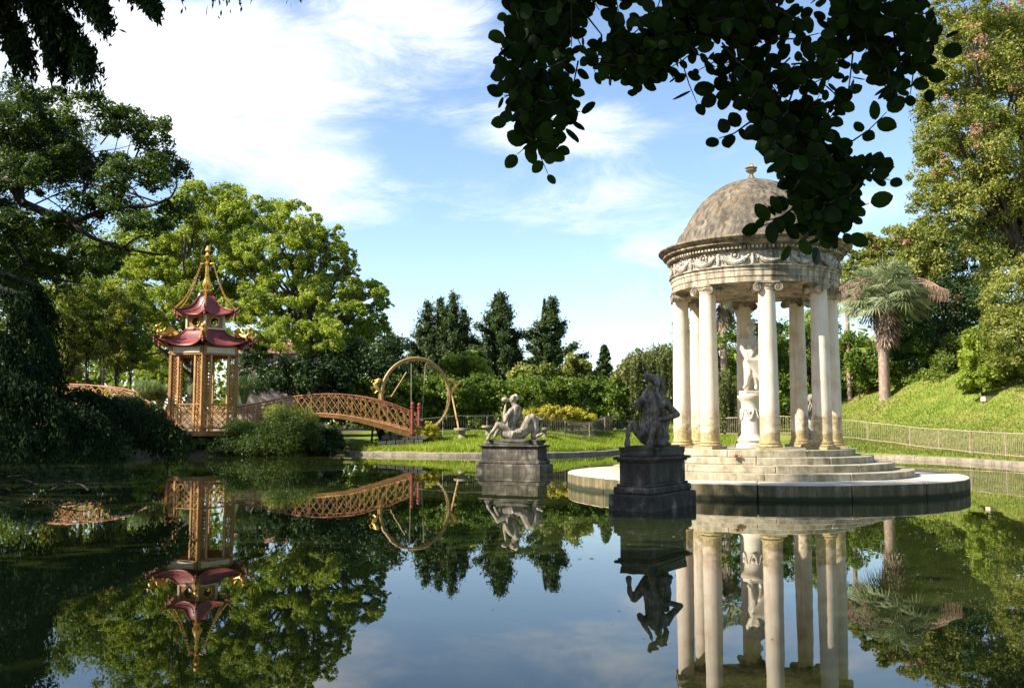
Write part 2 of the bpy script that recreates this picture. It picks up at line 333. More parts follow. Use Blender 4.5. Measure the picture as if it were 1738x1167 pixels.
# ---------------------------------------------------------------- ground, pond
POND = np.array([(-9.5, 1.5), (-13, 6), (-17, 14), (-22, 24), (-26, 34), (-25, 41), (-20, 46.5), (-13.5, 48.2), (-11.2, 49.2), (-10.6, 52), (-11.5, 62), (-9.5, 62.5),
    (-9.3, 54), (-9.15, 51.2), (-8.2, 50.0), (-6.8, 49.4), (-5.2, 48.6), (-2.5, 47.6), (0.8, 47.8), (3.0, 49.0), (5.0, 51.2), (6.3, 54.3), (8.0, 55.2), (10, 52.5), (12.5, 49), (15.5, 47.5), (17.6, 45.5),
    (19.4, 42.0), (20.0, 37.5), (20.2, 30), (19.5, 20), (17, 10), (13, 4), (6, 1.2), (-4, 1.0)])
FENCE = [(-6.4, 51.9), (-4.0, 52.1), (-1.6, 52.4), (0.8, 53.0), (3.2, 54.4), (4.8, 56.4), (6.0, 58.6), (8.2, 59.3), (10.6, 57.3), (12.8, 54.6), (15.0, 52.6), (17.6, 51.6), (19.6, 50.2), (20.6, 48.0), (20.8, 45), (20.9, 42), (21.0, 39.2), (21.2, 36.4), (21.2, 33.6)]
BOWL = np.array(FENCE + [(22, 24), (22, 8), (16, -6), (-14, -6), (-30, 10), (-36, 34), (-30, 52), (-14, 64), (-7.2, 64)])
def sdist(poly, X, Y):
    """signed distance, positive outside"""
    a = poly; b = np.roll(poly, -1, 0); d = np.full(X.shape, 1e9); ins = np.zeros(X.shape, bool)
    for (x0, y0), (x1, y1) in zip(a, b):
        ex, ey = x1 - x0, y1 - y0; t = np.clip(((X - x0) * ex + (Y - y0) * ey) / (ex * ex + ey * ey), 0, 1)
        d = np.minimum(d, np.hypot(X - x0 - t * ex, Y - y0 - t * ey))
        c = ((y0 > Y) != (y1 > Y)); xi = np.where(c, x0 + (Y - y0) * ex / (ey if ey else 1e-9), 0); ins ^= c & (X < xi)
    return np.where(ins, -d, d)
def ss(x, a, b):
    t = np.clip((x - a) / (b - a), 0, 1); return t * t * (3 - 2 * t)
def height(X, Y):
    X = np.asarray(X, float); Y = np.asarray(Y, float)
    dp = sdist(POND, X, Y); db = sdist(BOWL, X, Y)
    right = ss(X, 14.5, 24)
    lawn = 0.16 + np.clip(dp, 0, 4.2) * 0.20 * (1 - right) * ss(Y, 30, 45) + 0.03 * np.clip(dp, 0, 4)
    hill = np.clip(db, 0, 60) * (0.22 + 0.24 * ss(X, 21, 31)) * right; hill = np.where(hill > 5.6, 5.6 + (hill - 5.6) * 0.25, hill)
    z = lawn + hill + 0.05 * np.sin(X * 0.7) * np.cos(Y * 0.6) * ss(dp, 0.5, 3)
    z = np.where(dp < 0.25, 0.16 - 1.2 * ss(-dp, -0.25, 0.5), z)
    return z
def gz(x, y): return float(height(np.array([x]), np.array([y]))[0])

xs = np.unique(np.concatenate([np.linspace(-400, -60, 18), np.linspace(-60, -30, 21), np.linspace(-30, 34, 215), np.linspace(34, 70, 31), np.linspace(70, 400, 18)]))
ys = np.unique(np.concatenate([np.linspace(-40, 0, 15), np.linspace(0, 70, 235), np.linspace(70, 130, 25), np.linspace(130, 900, 16)]))
GX, GY = np.meshgrid(xs, ys); GZ = height(GX, GY)
nx, ny = len(xs), len(ys)
me = bpy.data.meshes.new('ground'); v = np.stack([GX, GY, GZ], -1).reshape(-1, 3)
ii = (np.arange(ny - 1)[:, None] * nx + np.arange(nx - 1)[None, :]).ravel()
me.from_pydata(v.tolist(), [], np.stack([ii, ii + 1, ii + nx + 1, ii + nx], -1).tolist())
m, t, b, _ = mat('ground_turf'); v = coords(t)
gcol = ramp(t, nzt(t, v, 1.2, 8, 0.65), [(0.3, (0.09, 0.14, 0.02)), (0.5, (0.14, 0.19, 0.026)), (0.7, (0.23, 0.23, 0.05))])
dry = ramp(t, nzt(t, v, 0.33, 5, 0.6), [(0.5, (0, 0, 0)), (0.68, (1, 1, 1))])
gcol = mixrgb(t, math_(t, 'MULTIPLY', dry, 0.6), gcol, (0.24, 0.19, 0.07))
# bare shaded earth under the trees on the left bank, gravel path behind the bridge
sp = N(t, 'ShaderNodeSeparateXYZ'); L(t, v, sp.inputs[0])
e = math_(t, 'MULTIPLY_ADD', sp.outputs[0], -0.5, -5.2, clamp=True)
gcol = mixrgb(t, e, gcol, ramp(t, nzt(t, v, 3, 8, 0.7), [(0.35, (0.05, 0.04, 0.025)), (0.6, (0.1, 0.08, 0.045)), (0.75, (0.07, 0.09, 0.03))]))
L(t, gcol, b.inputs['Base Color']); b.inputs['Roughness'].default_value = 0.95; b.inputs['Specular IOR Level'].default_value = 0.1
bump(t, b, nzt(t, v, 9, 8, 0.7), 0.8, 0.08)
prop(link('ground', me, m, None, True), kind='structure')

m, t, b, _ = mat('pond_water'); v = coords(t)
L(t, ramp(t, nzt(t, v, 0.12, 4, 0.6), [(0.35, (0.012, 0.017, 0.004)), (0.65, (0.026, 0.034, 0.008))]), b.inputs['Base Color'])
b.inputs['Roughness'].default_value = 0.008; b.inputs['IOR'].default_value = 1.38
v2 = coords(t, (1.0, 0.55, 1)); n1 = nzt(t, v2, 1.1, 2, 0.5); n2 = nzt(t, v2, 5.0, 2, 0.5)
bn = N(t, 'ShaderNodeBump', i_Strength=0.045, i_Distance=0.03); L(t, math_(t, 'MULTIPLY_ADD', n2, 0.12, n1), bn.inputs['Height']); L(t, bn.outputs[0], b.inputs['Normal'])
wb = MB(); wb.v = [(-27.5, 0.2, 0), (21.5, 0.2, 0), (21.5, 63.5, 0), (-27.5, 63.5, 0)]; wb.f = [[0, 1, 2, 3]]
prop(wb.build('pond_water', m), kind='structure')

def kerb(i0, i1, name='pond_kerb', h=0.17, w=0.42):
    """kerb stones along the shore polygon, each stone a piece"""
    root = prop(bpy.data.objects.new(name, None), kind='structure'); COL.objects.link(root)
    pts = [Vector((*POND[i], 0)) for i in range(i0, i1 + 1)]
    # smooth by Catmull-Rom
    out = []
    for k in range(len(pts) - 1):
        p0, p1, p2, p3 = pts[max(k - 1, 0)], pts[k], pts[k + 1], pts[min(k + 2, len(pts) - 1)]
        n = max(2, int((p2 - p1).length / 0.6))
        for j in range(n):
            u = j / n; out.append(0.5 * ((2 * p1) + (p2 - p0) * u + (2 * p0 - 5 * p1 + 4 * p2 - p3) * u * u + (3 * p1 - p0 - 3 * p2 + p3) * u ** 3))
    out.append(pts[-1]); acc = 0
    for k in range(0, len(out) - 2, 2):
        seg = out[k:k + 3]; mb = MB(); vs = []
        hh = h + random.uniform(-.012, .012)
        for j, p in enumerate(seg):
            a = out[max(k + j - 1, 0)]; c = out[min(k + j + 1, len(out) - 1)]; d = (c - a).normalized(); nrm = Vector((-d.y, d.x, 0))
            g = 0.006 if j == 0 else (-0.006 if j == 2 else 0); p = p + d * g
            for off, z in ((-0.10, -0.5), (-0.10, hh - 0.02), (-0.08, hh), (w, hh + 0.012), (w, -0.2)): 
                q = p + nrm * off; vs.append((q.x, q.y, z))
        fs = [[j * 5 + q, j * 5 + (q + 1) % 5, (j + 1) * 5 + (q + 1) % 5, (j + 1) * 5 + q] for j in range(2) for q in range(5)] + [[0, 1, 2, 3, 4], [14, 13, 12, 11, 10]]
        mb.add(vs, fs); mb.build('kerb_stone', M['kerb'], root)
kerb(13, 31)

# ---------------------------------------------------------------- leaf clouds
def clump_pts(clumps, n, sub=14, shell=0.55, spread=0.30):
    """points clustered in sub-clumps on the shells of ellipsoids; returns points, outward dirs"""
    c = np.array(clumps, float); w = (c[:, 3] * c[:, 4] + c[:, 4] * c[:, 5] + c[:, 3] * c[:, 5]); w = w / w.sum()
    P_, O_ = [], []
    for row, wi in zip(c, w):
        k = int(n * wi)
        if k < 3: continue
        ns = max(4, int(sub))
        d = rng.normal(size=(ns, 3)); d /= np.linalg.norm(d, axis=1)[:, None]; d[:, 2] = np.where(d[:, 2] < -0.55, -d[:, 2], d[:, 2])
        rr = shell + (1.1 - shell) * rng.random((ns, 1)) ** 0.5
        sc_ = d * rr * row[3:6]
        sz = spread * rng.uniform(0.4, 1.35, (ns, 1))
        idx = rng.integers(0, ns, k)
        g = rng.normal(size=(k, 3)) * np.array([1, 1, 0.62]); g /= np.maximum(np.linalg.norm(g, axis=1)[:, None], 1e-6); g *= rng.random((k, 1)) ** 0.45
        p = sc_[idx] + g * sz[idx] * row[3:6].mean() * 1.5
        o = g + 0.5 * d[idx] + np.array([0, 0, 0.35]); o /= np.linalg.norm(o, axis=1)[:, None]
        P_.append(p + row[:3]); O_.append(o)
    return np.concatenate(P_), np.concatenate(O_)
def leaf_quads(p, o, size, aspect=0.5, rand=0.8, droop=0.0, mat_=None, name='crown', parent=None, fold=True):
    n = len(p); nn = o + rng.normal(size=(n, 3)) * rand; nn /= np.linalg.norm(nn, axis=1)[:, None]
    a = rng.normal(size=(n, 3)); a[:, 2] -= droop; a -= nn * (a * nn).sum(1)[:, None]; a /= np.linalg.norm(a, axis=1)[:, None]
    bb = np.cross(nn, a); s = size * rng.uniform(0.6, 1.3, (n, 1))
    q = np.stack([p - a * s * .5, p + bb * s * aspect * .5 + a * s * .02 + nn * s * .06, p + a * s * .5, p - bb * s * aspect * .5 - a * s * .02 + nn * s * .06], 1)
    off = np.array(wloc(parent)) if parent is not None else 0
    return link(name, npmesh(name, q.reshape(-1, 3) - off, 4), mat_, parent)
def px_clumps(Y, lst, depth=1.0, back=True, seed=1):
    """photo-space outline lumps given a depth each -> world ellipsoids; further lumps fill the far side of the crown"""
    r = random.Random(seed); out = []
    for it in lst:
        px, py, rx, ry = it[:4]; dy = it[4] if len(it) > 4 else r.uniform(-1, 1) * depth
        y = Y + dy; c = P(px, py, y); out.append((c.x, c.y, c.z, rx * S(y), (rx + ry) / 2 * S(y), ry * S(y)))
        if back: 
            y2 = y + depth * r.uniform(1.2, 2.4); out.append((c.x * y2 / y * 0.5 + c.x * 0.5, y2, c.z - 0.2, rx * S(y) * .9, rx * S(y) * .9, ry * S(y) * .9))
    return out
def limb(mb, a, b, r0, r1, sag=0.12, seg=6, n=6):
    a, b = Vector(a), Vector(b); ln = (b - a).length; off = Vector((random.uniform(-1, 1), random.uniform(-1, 1), 0)) * sag * ln
    pts = []; rr = []
    for i in range(seg + 1):
        u = i / seg; p = a.lerp(b, u) + off * math.sin(math.pi * u) + Vector((0, 0, 1)) * ln * 0.10 * math.sin(math.pi * u)
        p += Vector([random.uniform(-1, 1) * 0.02 * ln for _ in range(3)]) * (0 < i < seg); pts.append(p); rr.append(r0 + (r1 - r0) * u)
    mb.tube(pts, rr, n, caps=True); return pts
def make_tree(name, label, cat, base, clumps, n, leaf, mat_, bark='bark', r=0.25, fork=0.45, group=None, aspect=0.5, rand=0.8, sub=16, spread=.3, shell=.55, extra=None, crown='crown', droop=0, split=False):
    root = thing(name, label, cat, base, group)
    p, o = clump_pts(clumps, n, sub=sub, spread=spread, shell=shell)
    leaf_quads(p, o, leaf, aspect, rand, droop, M[mat_], crown, root)
    cl = np.array(clumps); top = Vector((cl[:, 0].mean(), cl[:, 1].mean(), cl[:, 2].mean())); base = Vector(base)
    f = base.lerp(Vector((base.x * 0.5 + top.x * 0.5, base.y * 0.5 + top.y * 0.5, top.z)), fork)
    mb = MB(); limb(mb, base - Vector((0, 0, 0.3)), f, r, r * 0.72, 0.04, 6, 10)
    lm = mb if not split else MB()
    top2 = f.lerp(top, 0.6); limb(lm, f, top2, r * 0.7, r * 0.4, 0.05)
    for k, c in enumerate(cl[:26]):
        s0 = f.lerp(top2, random.uniform(0, 0.9)); e = Vector(c[:3])
        pts = limb(lm, s0, e, r * 0.3, r * 0.07, 0.1, 5, 5)
        for q in range(3):
            d = Vector((random.uniform(-1, 1) * c[3], random.uniform(-1, 1) * c[4], random.uniform(-.3, 1) * c[5])) * 0.8
            lm.tube([pts[3], pts[3].lerp(e + d, 0.5) + Vector((0, 0, .1)), e + d], [r * 0.08, r * 0.05, r * 0.02], 4, False)
    mb.build('trunk', M[bark], root, smooth=True)
    if split: lm.build('limb', M[bark], root, smooth=True)
    return root

# ---------------------------------------------------------------- temple
TX, TY = 6.77, 25.5; FL = 1.03          # centre and floor height
AZ0 = math.atan2(-TY, -TX)              # direction temple -> camera
def ang(phi): return AZ0 + R(phi)       # phi positive = to the right in the picture
T = thing('garden_temple', 'round cream temple with eight Ionic columns and a weathered stone dome, standing in the pond', 'temple', (TX, TY, 0))
c2 = (TX, TY)
def ring_stones(parent, name, r0, r1, z0, z1, n, mt, off=0.0, gap=0.012, bevel=0.008):
    for k in range(n):
        a0, a1 = off + 2 * math.pi * k / n, off + 2 * math.pi * (k + 1) / n; g = gap / r1
        mb = MB().sector(r0, r1 + random.uniform(-.006, .006), a0 + g, a1 - g, z0, z1 + random.uniform(-.004, .004), max(4, 96 // n), c2)
        mb.build(name, mt, parent, bevel=bevel)
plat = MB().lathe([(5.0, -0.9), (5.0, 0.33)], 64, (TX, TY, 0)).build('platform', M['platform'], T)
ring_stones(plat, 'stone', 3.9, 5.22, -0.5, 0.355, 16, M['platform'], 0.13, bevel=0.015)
st = MB().lathe([(3.6, 0.3), (3.6, 0.34), (2.3, 0.34), (2.3, FL - 0.03)], 64, (TX, TY, 0)).build('steps', M['step'], T)
zs = [0.35, 0.52, 0.69, 0.86, FL]
for k, r_ in enumerate((3.97, 3.48, 2.98, 2.53)):
    ring_stones(st, 'step_stone', max(r_ - 0.75, 0.3) if k < 3 else 0.0, r_, zs[k] + 0.001, zs[k + 1], (12, 10, 10, 8)[k], M['step'], 0.3 + 0.5 * k, 0.008, 0.01)
ZC = zat(477, 23.35)                    # underside of the architrave
CR, PHI0 = 2.03, 8.9
hcol = ZC - FL
# column parts, built once then copied
def col_shaft():
    z0, z1 = 0.22, hcol - 0.20; prof = []
    for i in range(13):
        u = i / 12; prof.append((0.247 - 0.038 * u ** 1.8, z0 + (z1 - z0) * u))
    prof = [(0.262, z0 - 0.03), (0.262, z0 - 0.005)] + prof + [(0.225, z1 + .01), (0.225, z1 + .035), (0.21, z1 + .04), (0.235, z1 + .08)]
    return MB().lathe(prof, 40)
def col_base():
    mb = MB(); mb.box((0, 0, 0.035), (0.62, 0.62, 0.07))
    prof = [(0.29, .07)]; 
    for i in range(7): a = -math.pi / 2 + math.pi * i / 6; prof.append((0.285 + 0.025 * math.cos(a), 0.1 + 0.03 * math.sin(a)))
    prof += [(0.265, .135), (0.258, .15)]
    for i in range(7): a = -math.pi / 2 + math.pi * i / 6; prof.append((0.262 + 0.02 * math.cos(a), 0.17 + 0.02 * math.sin(a)))
    return mb.lathe(prof + [(0.2, .195)], 36)
def col_capital():
    z1 = hcol; mb = MB(); mb.box((0, 0, z1 - 0.025), (0.60, 0.54, 0.05)); mb.box((0, 0, z1 - .065), (0.5, 0.47, .03))
    mb.lathe([(0.21, z1 - .17), (0.25, z1 - .13), (0.26, z1 - .08)], 28)
    for sx in (-1, 1):
        c = Vector((sx * 0.265, 0, z1 - 0.165)); seg = []       # bolster running front to back, spiral on both ends
        mb.tube([c + Vector((0, y, 0)) for y in (-.235, -.2, -.08, 0, .08, .2, .235)], [.105, .105, .075, .065, .075, .105, .105], 18)
        for sy in (-1, 1):
            sp_ = []
            for i in range(30):
                a = i / 29 * 2.4 * 2 * math.pi; rr = 0.108 * (1 - i / 29 * 0.82)
                sp_.append(c + Vector((sx * rr * math.sin(a), sy * 0.245, rr * math.cos(a))))
            mb.tube(sp_, [0.017 - 0.008 * i / 29 for i in range(30)], 5); mb.sphere(c + Vector((0, sy * .245, 0)), .02, 8, 5)
    for sy in (-1, 1): mb.bar((-0.26, sy * .225, z1 - .075), (0.26, sy * .225, z1 - .075), 0.04, .045)
    for k in range(9):
        a = k * 2 * math.pi / 9; mb.sphere((.235 * math.cos(a), .235 * math.sin(a), z1 - .12), (.03, .03, .04), 6, 5)
    return mb
sh0 = col_shaft().build('column', M['marble'], None, smooth=True); ba0 = col_base().build('base', M['marble'], None, smooth=True); ca0 = col_capital().build('capital', M['entab'], None, smooth=True)
for k in range(8):
    a = ang(PHI0 + 45 * k)
    s_ = sh0 if k == 0 else sh0.copy(); b_ = ba0 if k == 0 else ba0.copy(); c_ = ca0 if k == 0 else ca0.copy()
    if k: [COL.objects.link(x) for x in (s_, b_, c_)]
    s_.parent = T; s_.location = (CR * math.cos(a), CR * math.sin(a), FL); s_.rotation_euler = (0, 0, a + math.pi / 2)
    b_.parent = s_; c_.parent = s_
# entablature by lathe rings
def ent(name, prof, mt, parent=T, n=96, smooth=True):
    return MB().lathe(prof, n, (TX, TY, 0)).build(name, mt, parent, smooth=smooth)
za = ZC; zf = zat(448, 23.25); zc0 = zat(424, 23.25); zr = zat(396, 22.95)
arch = ent('architrave', [(1.82, za), (2.25, za), (2.25, za + (zf - za) * .34), (2.27, za + (zf - za) * .35), (2.27, za + (zf - za) * .7), (2.29, za + (zf - za) * .71), (2.29, zf - .06), (2.34, zf - .02), (2.34, zf), (1.82, zf)], M['entab'])
frz = ent('frieze', [(1.85, zf), (2.25, zf), (2.25, zc0), (1.85, zc0)], M['frieze'])
for k in range(16):
    a = ang(11 + 22.5 * k); mb = MB(); w = R(9.2); hz = zf + (zc0 - zf) * 0.72
    pts = []; rr = []
    for i in range(11):
        u = i / 10 * 2 - 1; aa = a + u * w; pts.append((TX + 2.28 * math.cos(aa), TY + 2.28 * math.sin(aa), hz - (zc0 - zf) * 0.50 * (1 - u * u))); rr.append(0.03 + 0.045 * (1 - u * u) + random.uniform(-.008, .008))
    mb.tube(pts, rr, 7)
    for i in range(14):
        u = random.uniform(-.9, .9); aa = a + u * w; mb.sphere((TX + 2.31 * math.cos(aa), TY + 2.31 * math.sin(aa), hz - (zc0 - zf) * 0.5 * (1 - u * u) + random.uniform(-.05, .05)), random.uniform(.02, .04), 6, 4)
    mb.build('garland', M['frieze'], frz, smooth=True)
    mb = MB(); c = (TX + 2.27 * math.cos(a), TY + 2.27 * math.sin(a), zf + (zc0 - zf) * .72)
    mb.sphere(c, (.05, .05, .05), 8, 6)
    t_ = Vector((-math.sin(a), math.cos(a), 0)); q = []
    for i in range(15): b2 = 2 * math.pi * i / 14; q.append(Vector(c) + t_ * .1 * math.cos(b2) + Vector((0, 0, .1 * math.sin(b2))))
    mb.tube(q, .022, 6, False); mb.build('rosette', M['frieze'], frz, smooth=True)
    aa = a + R(11.25); mb = MB(); c = Vector((TX + 2.27 * math.cos(aa), TY + 2.27 * math.sin(aa), zf)); hh = zc0 - zf; t_ = Vector((-math.sin(aa), math.cos(aa), 0))
    mb.sphere(c + Vector((0, 0, hh * .78)), (.05, .05, .06), 8, 6); mb.tube([c + Vector((0, 0, hh * .68)), c + Vector((0, 0, hh * .4)), c + Vector((0, 0, hh * .08))], [.045, .06, .03], 7)
    for s_ in (-1, 1): mb.tube([c + Vector((0, 0, hh * .6)), c + t_ * s_ * .09 + Vector((0, 0, hh * .5)), c + t_ * s_ * .12 + Vector((0, 0, hh * .22))], [.025, .02, .012], 5)
    mb.build('relief_ornament', M['frieze'], frz, smooth=True)
dh = zr - zc0
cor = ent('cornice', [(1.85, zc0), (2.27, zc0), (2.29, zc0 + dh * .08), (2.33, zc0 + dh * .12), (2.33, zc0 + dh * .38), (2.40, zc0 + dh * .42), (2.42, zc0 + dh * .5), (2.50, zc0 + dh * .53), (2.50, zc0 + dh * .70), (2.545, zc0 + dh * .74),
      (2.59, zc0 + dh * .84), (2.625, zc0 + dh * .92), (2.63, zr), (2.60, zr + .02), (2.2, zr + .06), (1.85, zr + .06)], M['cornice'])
mb = MB()
for k in range(144):
    a = 2 * math.pi * k / 144; mb.box((TX + 2.36 * math.cos(a), TY + 2.36 * math.sin(a), zc0 + dh * .26), (0.075, 0.062, dh * .2), a)
prop(mb.build('dentils', M['entab'], cor), kind='stuff')
# dome: stepped foot, then ribbed shell
def rz(px, py, cx=1277): return ((cx - px) * S(TY), zat(py, TY))
foot = [(2.2, zr + .05)] + [rz(*q) for q in ((1150, 403), (1152, 400), (1159, 393), (1161, 387))]
foot = ent('dome_foot', foot + [(1.6, foot[-1][1] + .01)], M['dome'])
shell = [rz(*q) for q in ((1164, 387), (1166, 380), (1173, 368), (1181, 356), (1191, 344), (1202, 334), (1214, 325), (1226, 318), (1238, 313), (1250, 309.5), (1262, 307))] + [(0.06, zat(305, TY))]
shell = MB().lathe(shell, 96, (TX, TY, 0), wob=lambda a, z: 1 - 0.02 * max(0, math.cos(24 * a)) ** 8).build('dome', M['dome'], T, smooth=True)
z0 = zat(307, TY)
f_ = 5.0 * S(TY)
MB().lathe([(1.9 * f_, z0 - .05), (1.6 * f_, z0 + .05), (.9 * f_, z0 + .12), (.65 * f_, z0 + .18), (.8 * f_, z0 + .22), (1.7 * f_, z0 + .27), (1.9 * f_, z0 + .30), (1.5 * f_, z0 + .32), (2.1 * f_, z0 + .37), (1.2 * f_, z0 + .40), (.5 * f_, z0 + .5), (0, z0 + .52)], 20, (TX, TY, 0),
           wob=lambda a, z: 1 + 0.08 * math.cos(8 * a)).build('finial', M['cornice'], T, smooth=True)
# ceiling inside
ent('ceiling', [(0.0, zf + 0.25), (1.0, zf + 0.22), (1.83, zf - 0.02), (1.83, zf + 0.3), (0.0, zf + 0.4)], M['entab'])

# ---------------------------------------------------------------- figures
class Fig:
    """capsules and lumps fused by a voxel remesh into one continuous carved body"""
    def __init__(s, voxel=0.02): s.mb = MB(); s.vox = voxel
    def cap(s, pts, rad, n=12):
        pts = [Vector(p) for p in pts]
        if not hasattr(rad, '__len__'): rad = [rad] * len(pts)
        s.mb.tube(pts, rad, n)
        for p, r in zip(pts, rad): s.mb.sphere(p, r * 1.0, n, 8)
        return s
    def ell(s, c, r): s.mb.sphere(c, r, 14, 10); return s
    def hand(s, w, d, palm=0.05, curl=0.5):
        """palm and five bent fingers from wrist w along direction d"""
        w, d = Vector(w), Vector(d).normalized(); x, y = frame_for(d); c = w + d * palm * .8
        s.mb.tube([w, c, w + d * palm * 1.7], [palm * .55, palm * .7, palm * .6], 8)
        for k, ln in enumerate((.85, 1.05, 1.1, 1.0)):
            o = w + d * palm * 1.5 + x * (k - 1.5) * palm * .36; m_ = o + d * palm * ln * .9 + y * palm * .3 * curl; s.mb.tube([o, m_, m_ + d * palm * .7 * ln * (1 - curl * .5) + y * palm * .9 * curl], [palm * .2, palm * .18, palm * .13], 6)
        s.mb.tube([w + d * palm * .4, w + d * palm * 1.1 - x * palm * .95, w + d * palm * 1.7 - x * palm * 1.05 + y * palm * .4], [palm * .25, palm * .2, palm * .14], 6)
        return s
    def head(s, c, r, look=(0, -1, 0), hair=True, up=(0, 0, 1), beard=False):
        c = Vector(c); f = Vector(look).normalized(); u = Vector(up); u = (u - f * u.dot(f)).normalized(); x = f.cross(u)
        def at(a, b, d): return c + x * a * r + f * b * r + u * d * r
        s.mb.sphere(at(0, 0, .1), r, 14, 10); s.mb.sphere(at(0, .25, -.45), r * .72, 12, 8); s.mb.sphere(at(0, .5, -.85), r * .36, 8, 6)
        s.mb.tube([at(0, .85, .15), at(0, 1.12, -.25)], [r * .13, r * .2], 7)
        for k in (-1, 1):
            s.mb.sphere(at(k * .36, .82, .08), r * .17, 7, 5); s.mb.sphere(at(k * .36, .78, .28), (r * .25, r * .2, r * .12), 7, 5); s.mb.sphere(at(k * .98, 0, -.1), r * .2, 7, 5)
        s.mb.tube([at(-.22, .88, -.55), at(0, .98, -.53), at(.22, .88, -.55)], r * .1, 6)
        if hair:
            for i in range(26):
                a, b2 = random.uniform(0, 6.28), random.uniform(-.1, 1.4)
                s.mb.sphere(at(1.03 * math.cos(a) * math.cos(b2), -.35 + .9 * math.sin(a) * math.cos(b2) * .95, .2 + math.sin(b2) * .95), r * random.uniform(.2, .34), 6, 5)
        if beard:
            for i in range(12): s.mb.sphere(at(random.uniform(-.45, .45), .6 + random.uniform(-.2, .15), random.uniform(-1.45, -.8)), r * .24, 6, 5)
        return s
    def build(s, name, mt, parent, sm=2):
        o = s.mb.build(name, mt, parent); 
        m = o.modifiers.new('fuse', 'REMESH'); m.mode = 'VOXEL'; m.voxel_size = s.vox; m.use_smooth_shade = True
        m2 = o.modifiers.new('soften', 'SMOOTH'); m2.factor = 0.5; m2.iterations = sm
        return o

def pedestal(root, corner, long_dir, L_, W_, z_top, mt, plinths=((0.17, .32), (0.10, .14)), tilt=None):
    """rectangular block: corner nearest the camera, long side direction (deg)"""
    u = Vector((math.cos(R(long_dir)), math.sin(R(long_dir)), 0)); w = Vector((math.cos(R(long_dir + 90)), math.sin(R(long_dir + 90)), 0))
    cc = Vector((corner[0], corner[1], 0)) + u * L_ / 2 + w * W_ / 2; a = R(long_dir)
    def blk(name, dl, z0, z1, bev=.015, tap=1.0):
        # carved block cut by a joint down the middle of its long side, with worn edges
        mb = MB().box((cc.x, cc.y, (z0 + z1) / 2), (L_ - 2 * dl, W_ - 2 * dl, z1 - z0), a, tap)
        return mb.build(name, mt, root, bevel=bev)
    hb = z_top
    blk('lower_plinth', 0.0, -0.6, hb * .30, .025)
    blk('upper_plinth', 0.07, hb * .30, hb * .44, .03); blk('plinth_moulding', 0.12, hb * .44, hb * .49, .02)
    blk('shaft', 0.17, hb * .49, hb * .90, .012); blk('cornice_slab', 0.13, hb * .90, hb * .94, .012); blk('cornice_slab', 0.075, hb * .94, hb, .014)
    return cc, a
def rockbase(root, cc, a, L_, W_, z0, h, mt, seed):
    me = bpy.data.meshes.new('rock_base'); bm = bmesh.new(); bmesh.ops.create_cube(bm, size=1); bmesh.ops.bevel(bm, geom=bm.edges[:], offset=.12, segments=2, affect='EDGES')
    bmesh.ops.subdivide_edges(bm, edges=bm.edges[:], cuts=5, use_grid_fill=True)
    for v in bm.verts:
        n_ = noise.noise(v.co * 3.5 + Vector((seed, 0, 0))) * .06 + noise.noise(v.co * 9 + Vector((0, seed, 0))) * .025
        v.co += v.co.normalized() * n_; v.co = Vector((v.co.x * L_, v.co.y * W_, (v.co.z + .5) * h))
        x, y = v.co.x, v.co.y; v.co.x = x * math.cos(a) - y * math.sin(a) + cc.x - root.location.x; v.co.y = x * math.sin(a) + y * math.cos(a) + cc.y - root.location.y; v.co.z += z0 - root.location.z
    bm.to_mesh(me); bm.free(); return link('rock_base', me, mt, root, True)

# triton beside the temple, near, in shade -------------------------------------
CXY = (236.6 / F * 17.85, 17.8)
s1 = thing('triton_statue', 'dark triton with raised knees blowing a shell, on the black pedestal nearest the temple', 'statue', (3.2, 18.8, 0), 'stone tritons on pedestals in the pond')
ztop = zat(776, 18.0)
cc, a_ = pedestal(s1, CXY, 56, 2.1, 0.98, ztop, M['darkstone'])
rockbase(s1, cc, a_, 1.72, .82, ztop - .02, .235, M['rock'], 3)
Yf = 18.45; k_ = S(Yf)
def q1(px, py, dy=0.0): p = P(px, py, Yf); return (p.x, Yf + dy, p.z)
f = Fig(0.012)
f.cap([q1(1104, 742), q1(1101, 726), q1(1104, 708), q1(1107, 690), q1(1109, 677)], [.19, .165, .165, .19, .17], 14)      # torso
f.ell(q1(1097, 686, -.1), (.1, .08, .09)).ell(q1(1120, 686, -.1), (.1, .08, .09)).cap([q1(1101, 738, -.1), q1(1103, 700, -.13)], [.09, .07])
f.cap([q1(1109, 676), q1(1112, 660, -.02)], [.085, .075]); f.head(q1(1116, 647, -.02), .105, (-.45, -.75, .5), True, beard=True)
f.cap([q1(1124, 650, .1), q1(1127, 660, .12), q1(1125, 668, .1)], [.07, .06, .04])
f.cap([q1(1092, 679), q1(1083, 684, -.08), q1(1080, 690, -.16)], [.095, .075, .062]).cap([q1(1080, 690, -.16), q1(1086, 677, -.25), q1(1096, 661, -.24)], [.062, .055, .036])
f.hand(q1(1096, 661, -.24), (.2, .0, 1), .05)
f.cap([q1(1109, 650, -.15), q1(1103, 646, -.2), q1(1098, 642, -.22)], [.03, .055, .075]).cap([q1(1098, 643, -.22), q1(1094, 636, -.2), q1(1096, 631, -.16)], [.07, .045, .02]).cap([q1(1100, 640, -.2), q1(1108, 638, -.16)], [.05, .03])
f.cap([q1(1126, 680), q1(1136, 690, .02), q1(1149, 703, -.02)], [.1, .075, .062]).cap([q1(1149, 703, -.02), q1(1134, 709, -.12), q1(1118, 711, -.2)], [.062, .055, .038]); f.hand(q1(1118, 711, -.2), (-1, -.1, -.1), .048)
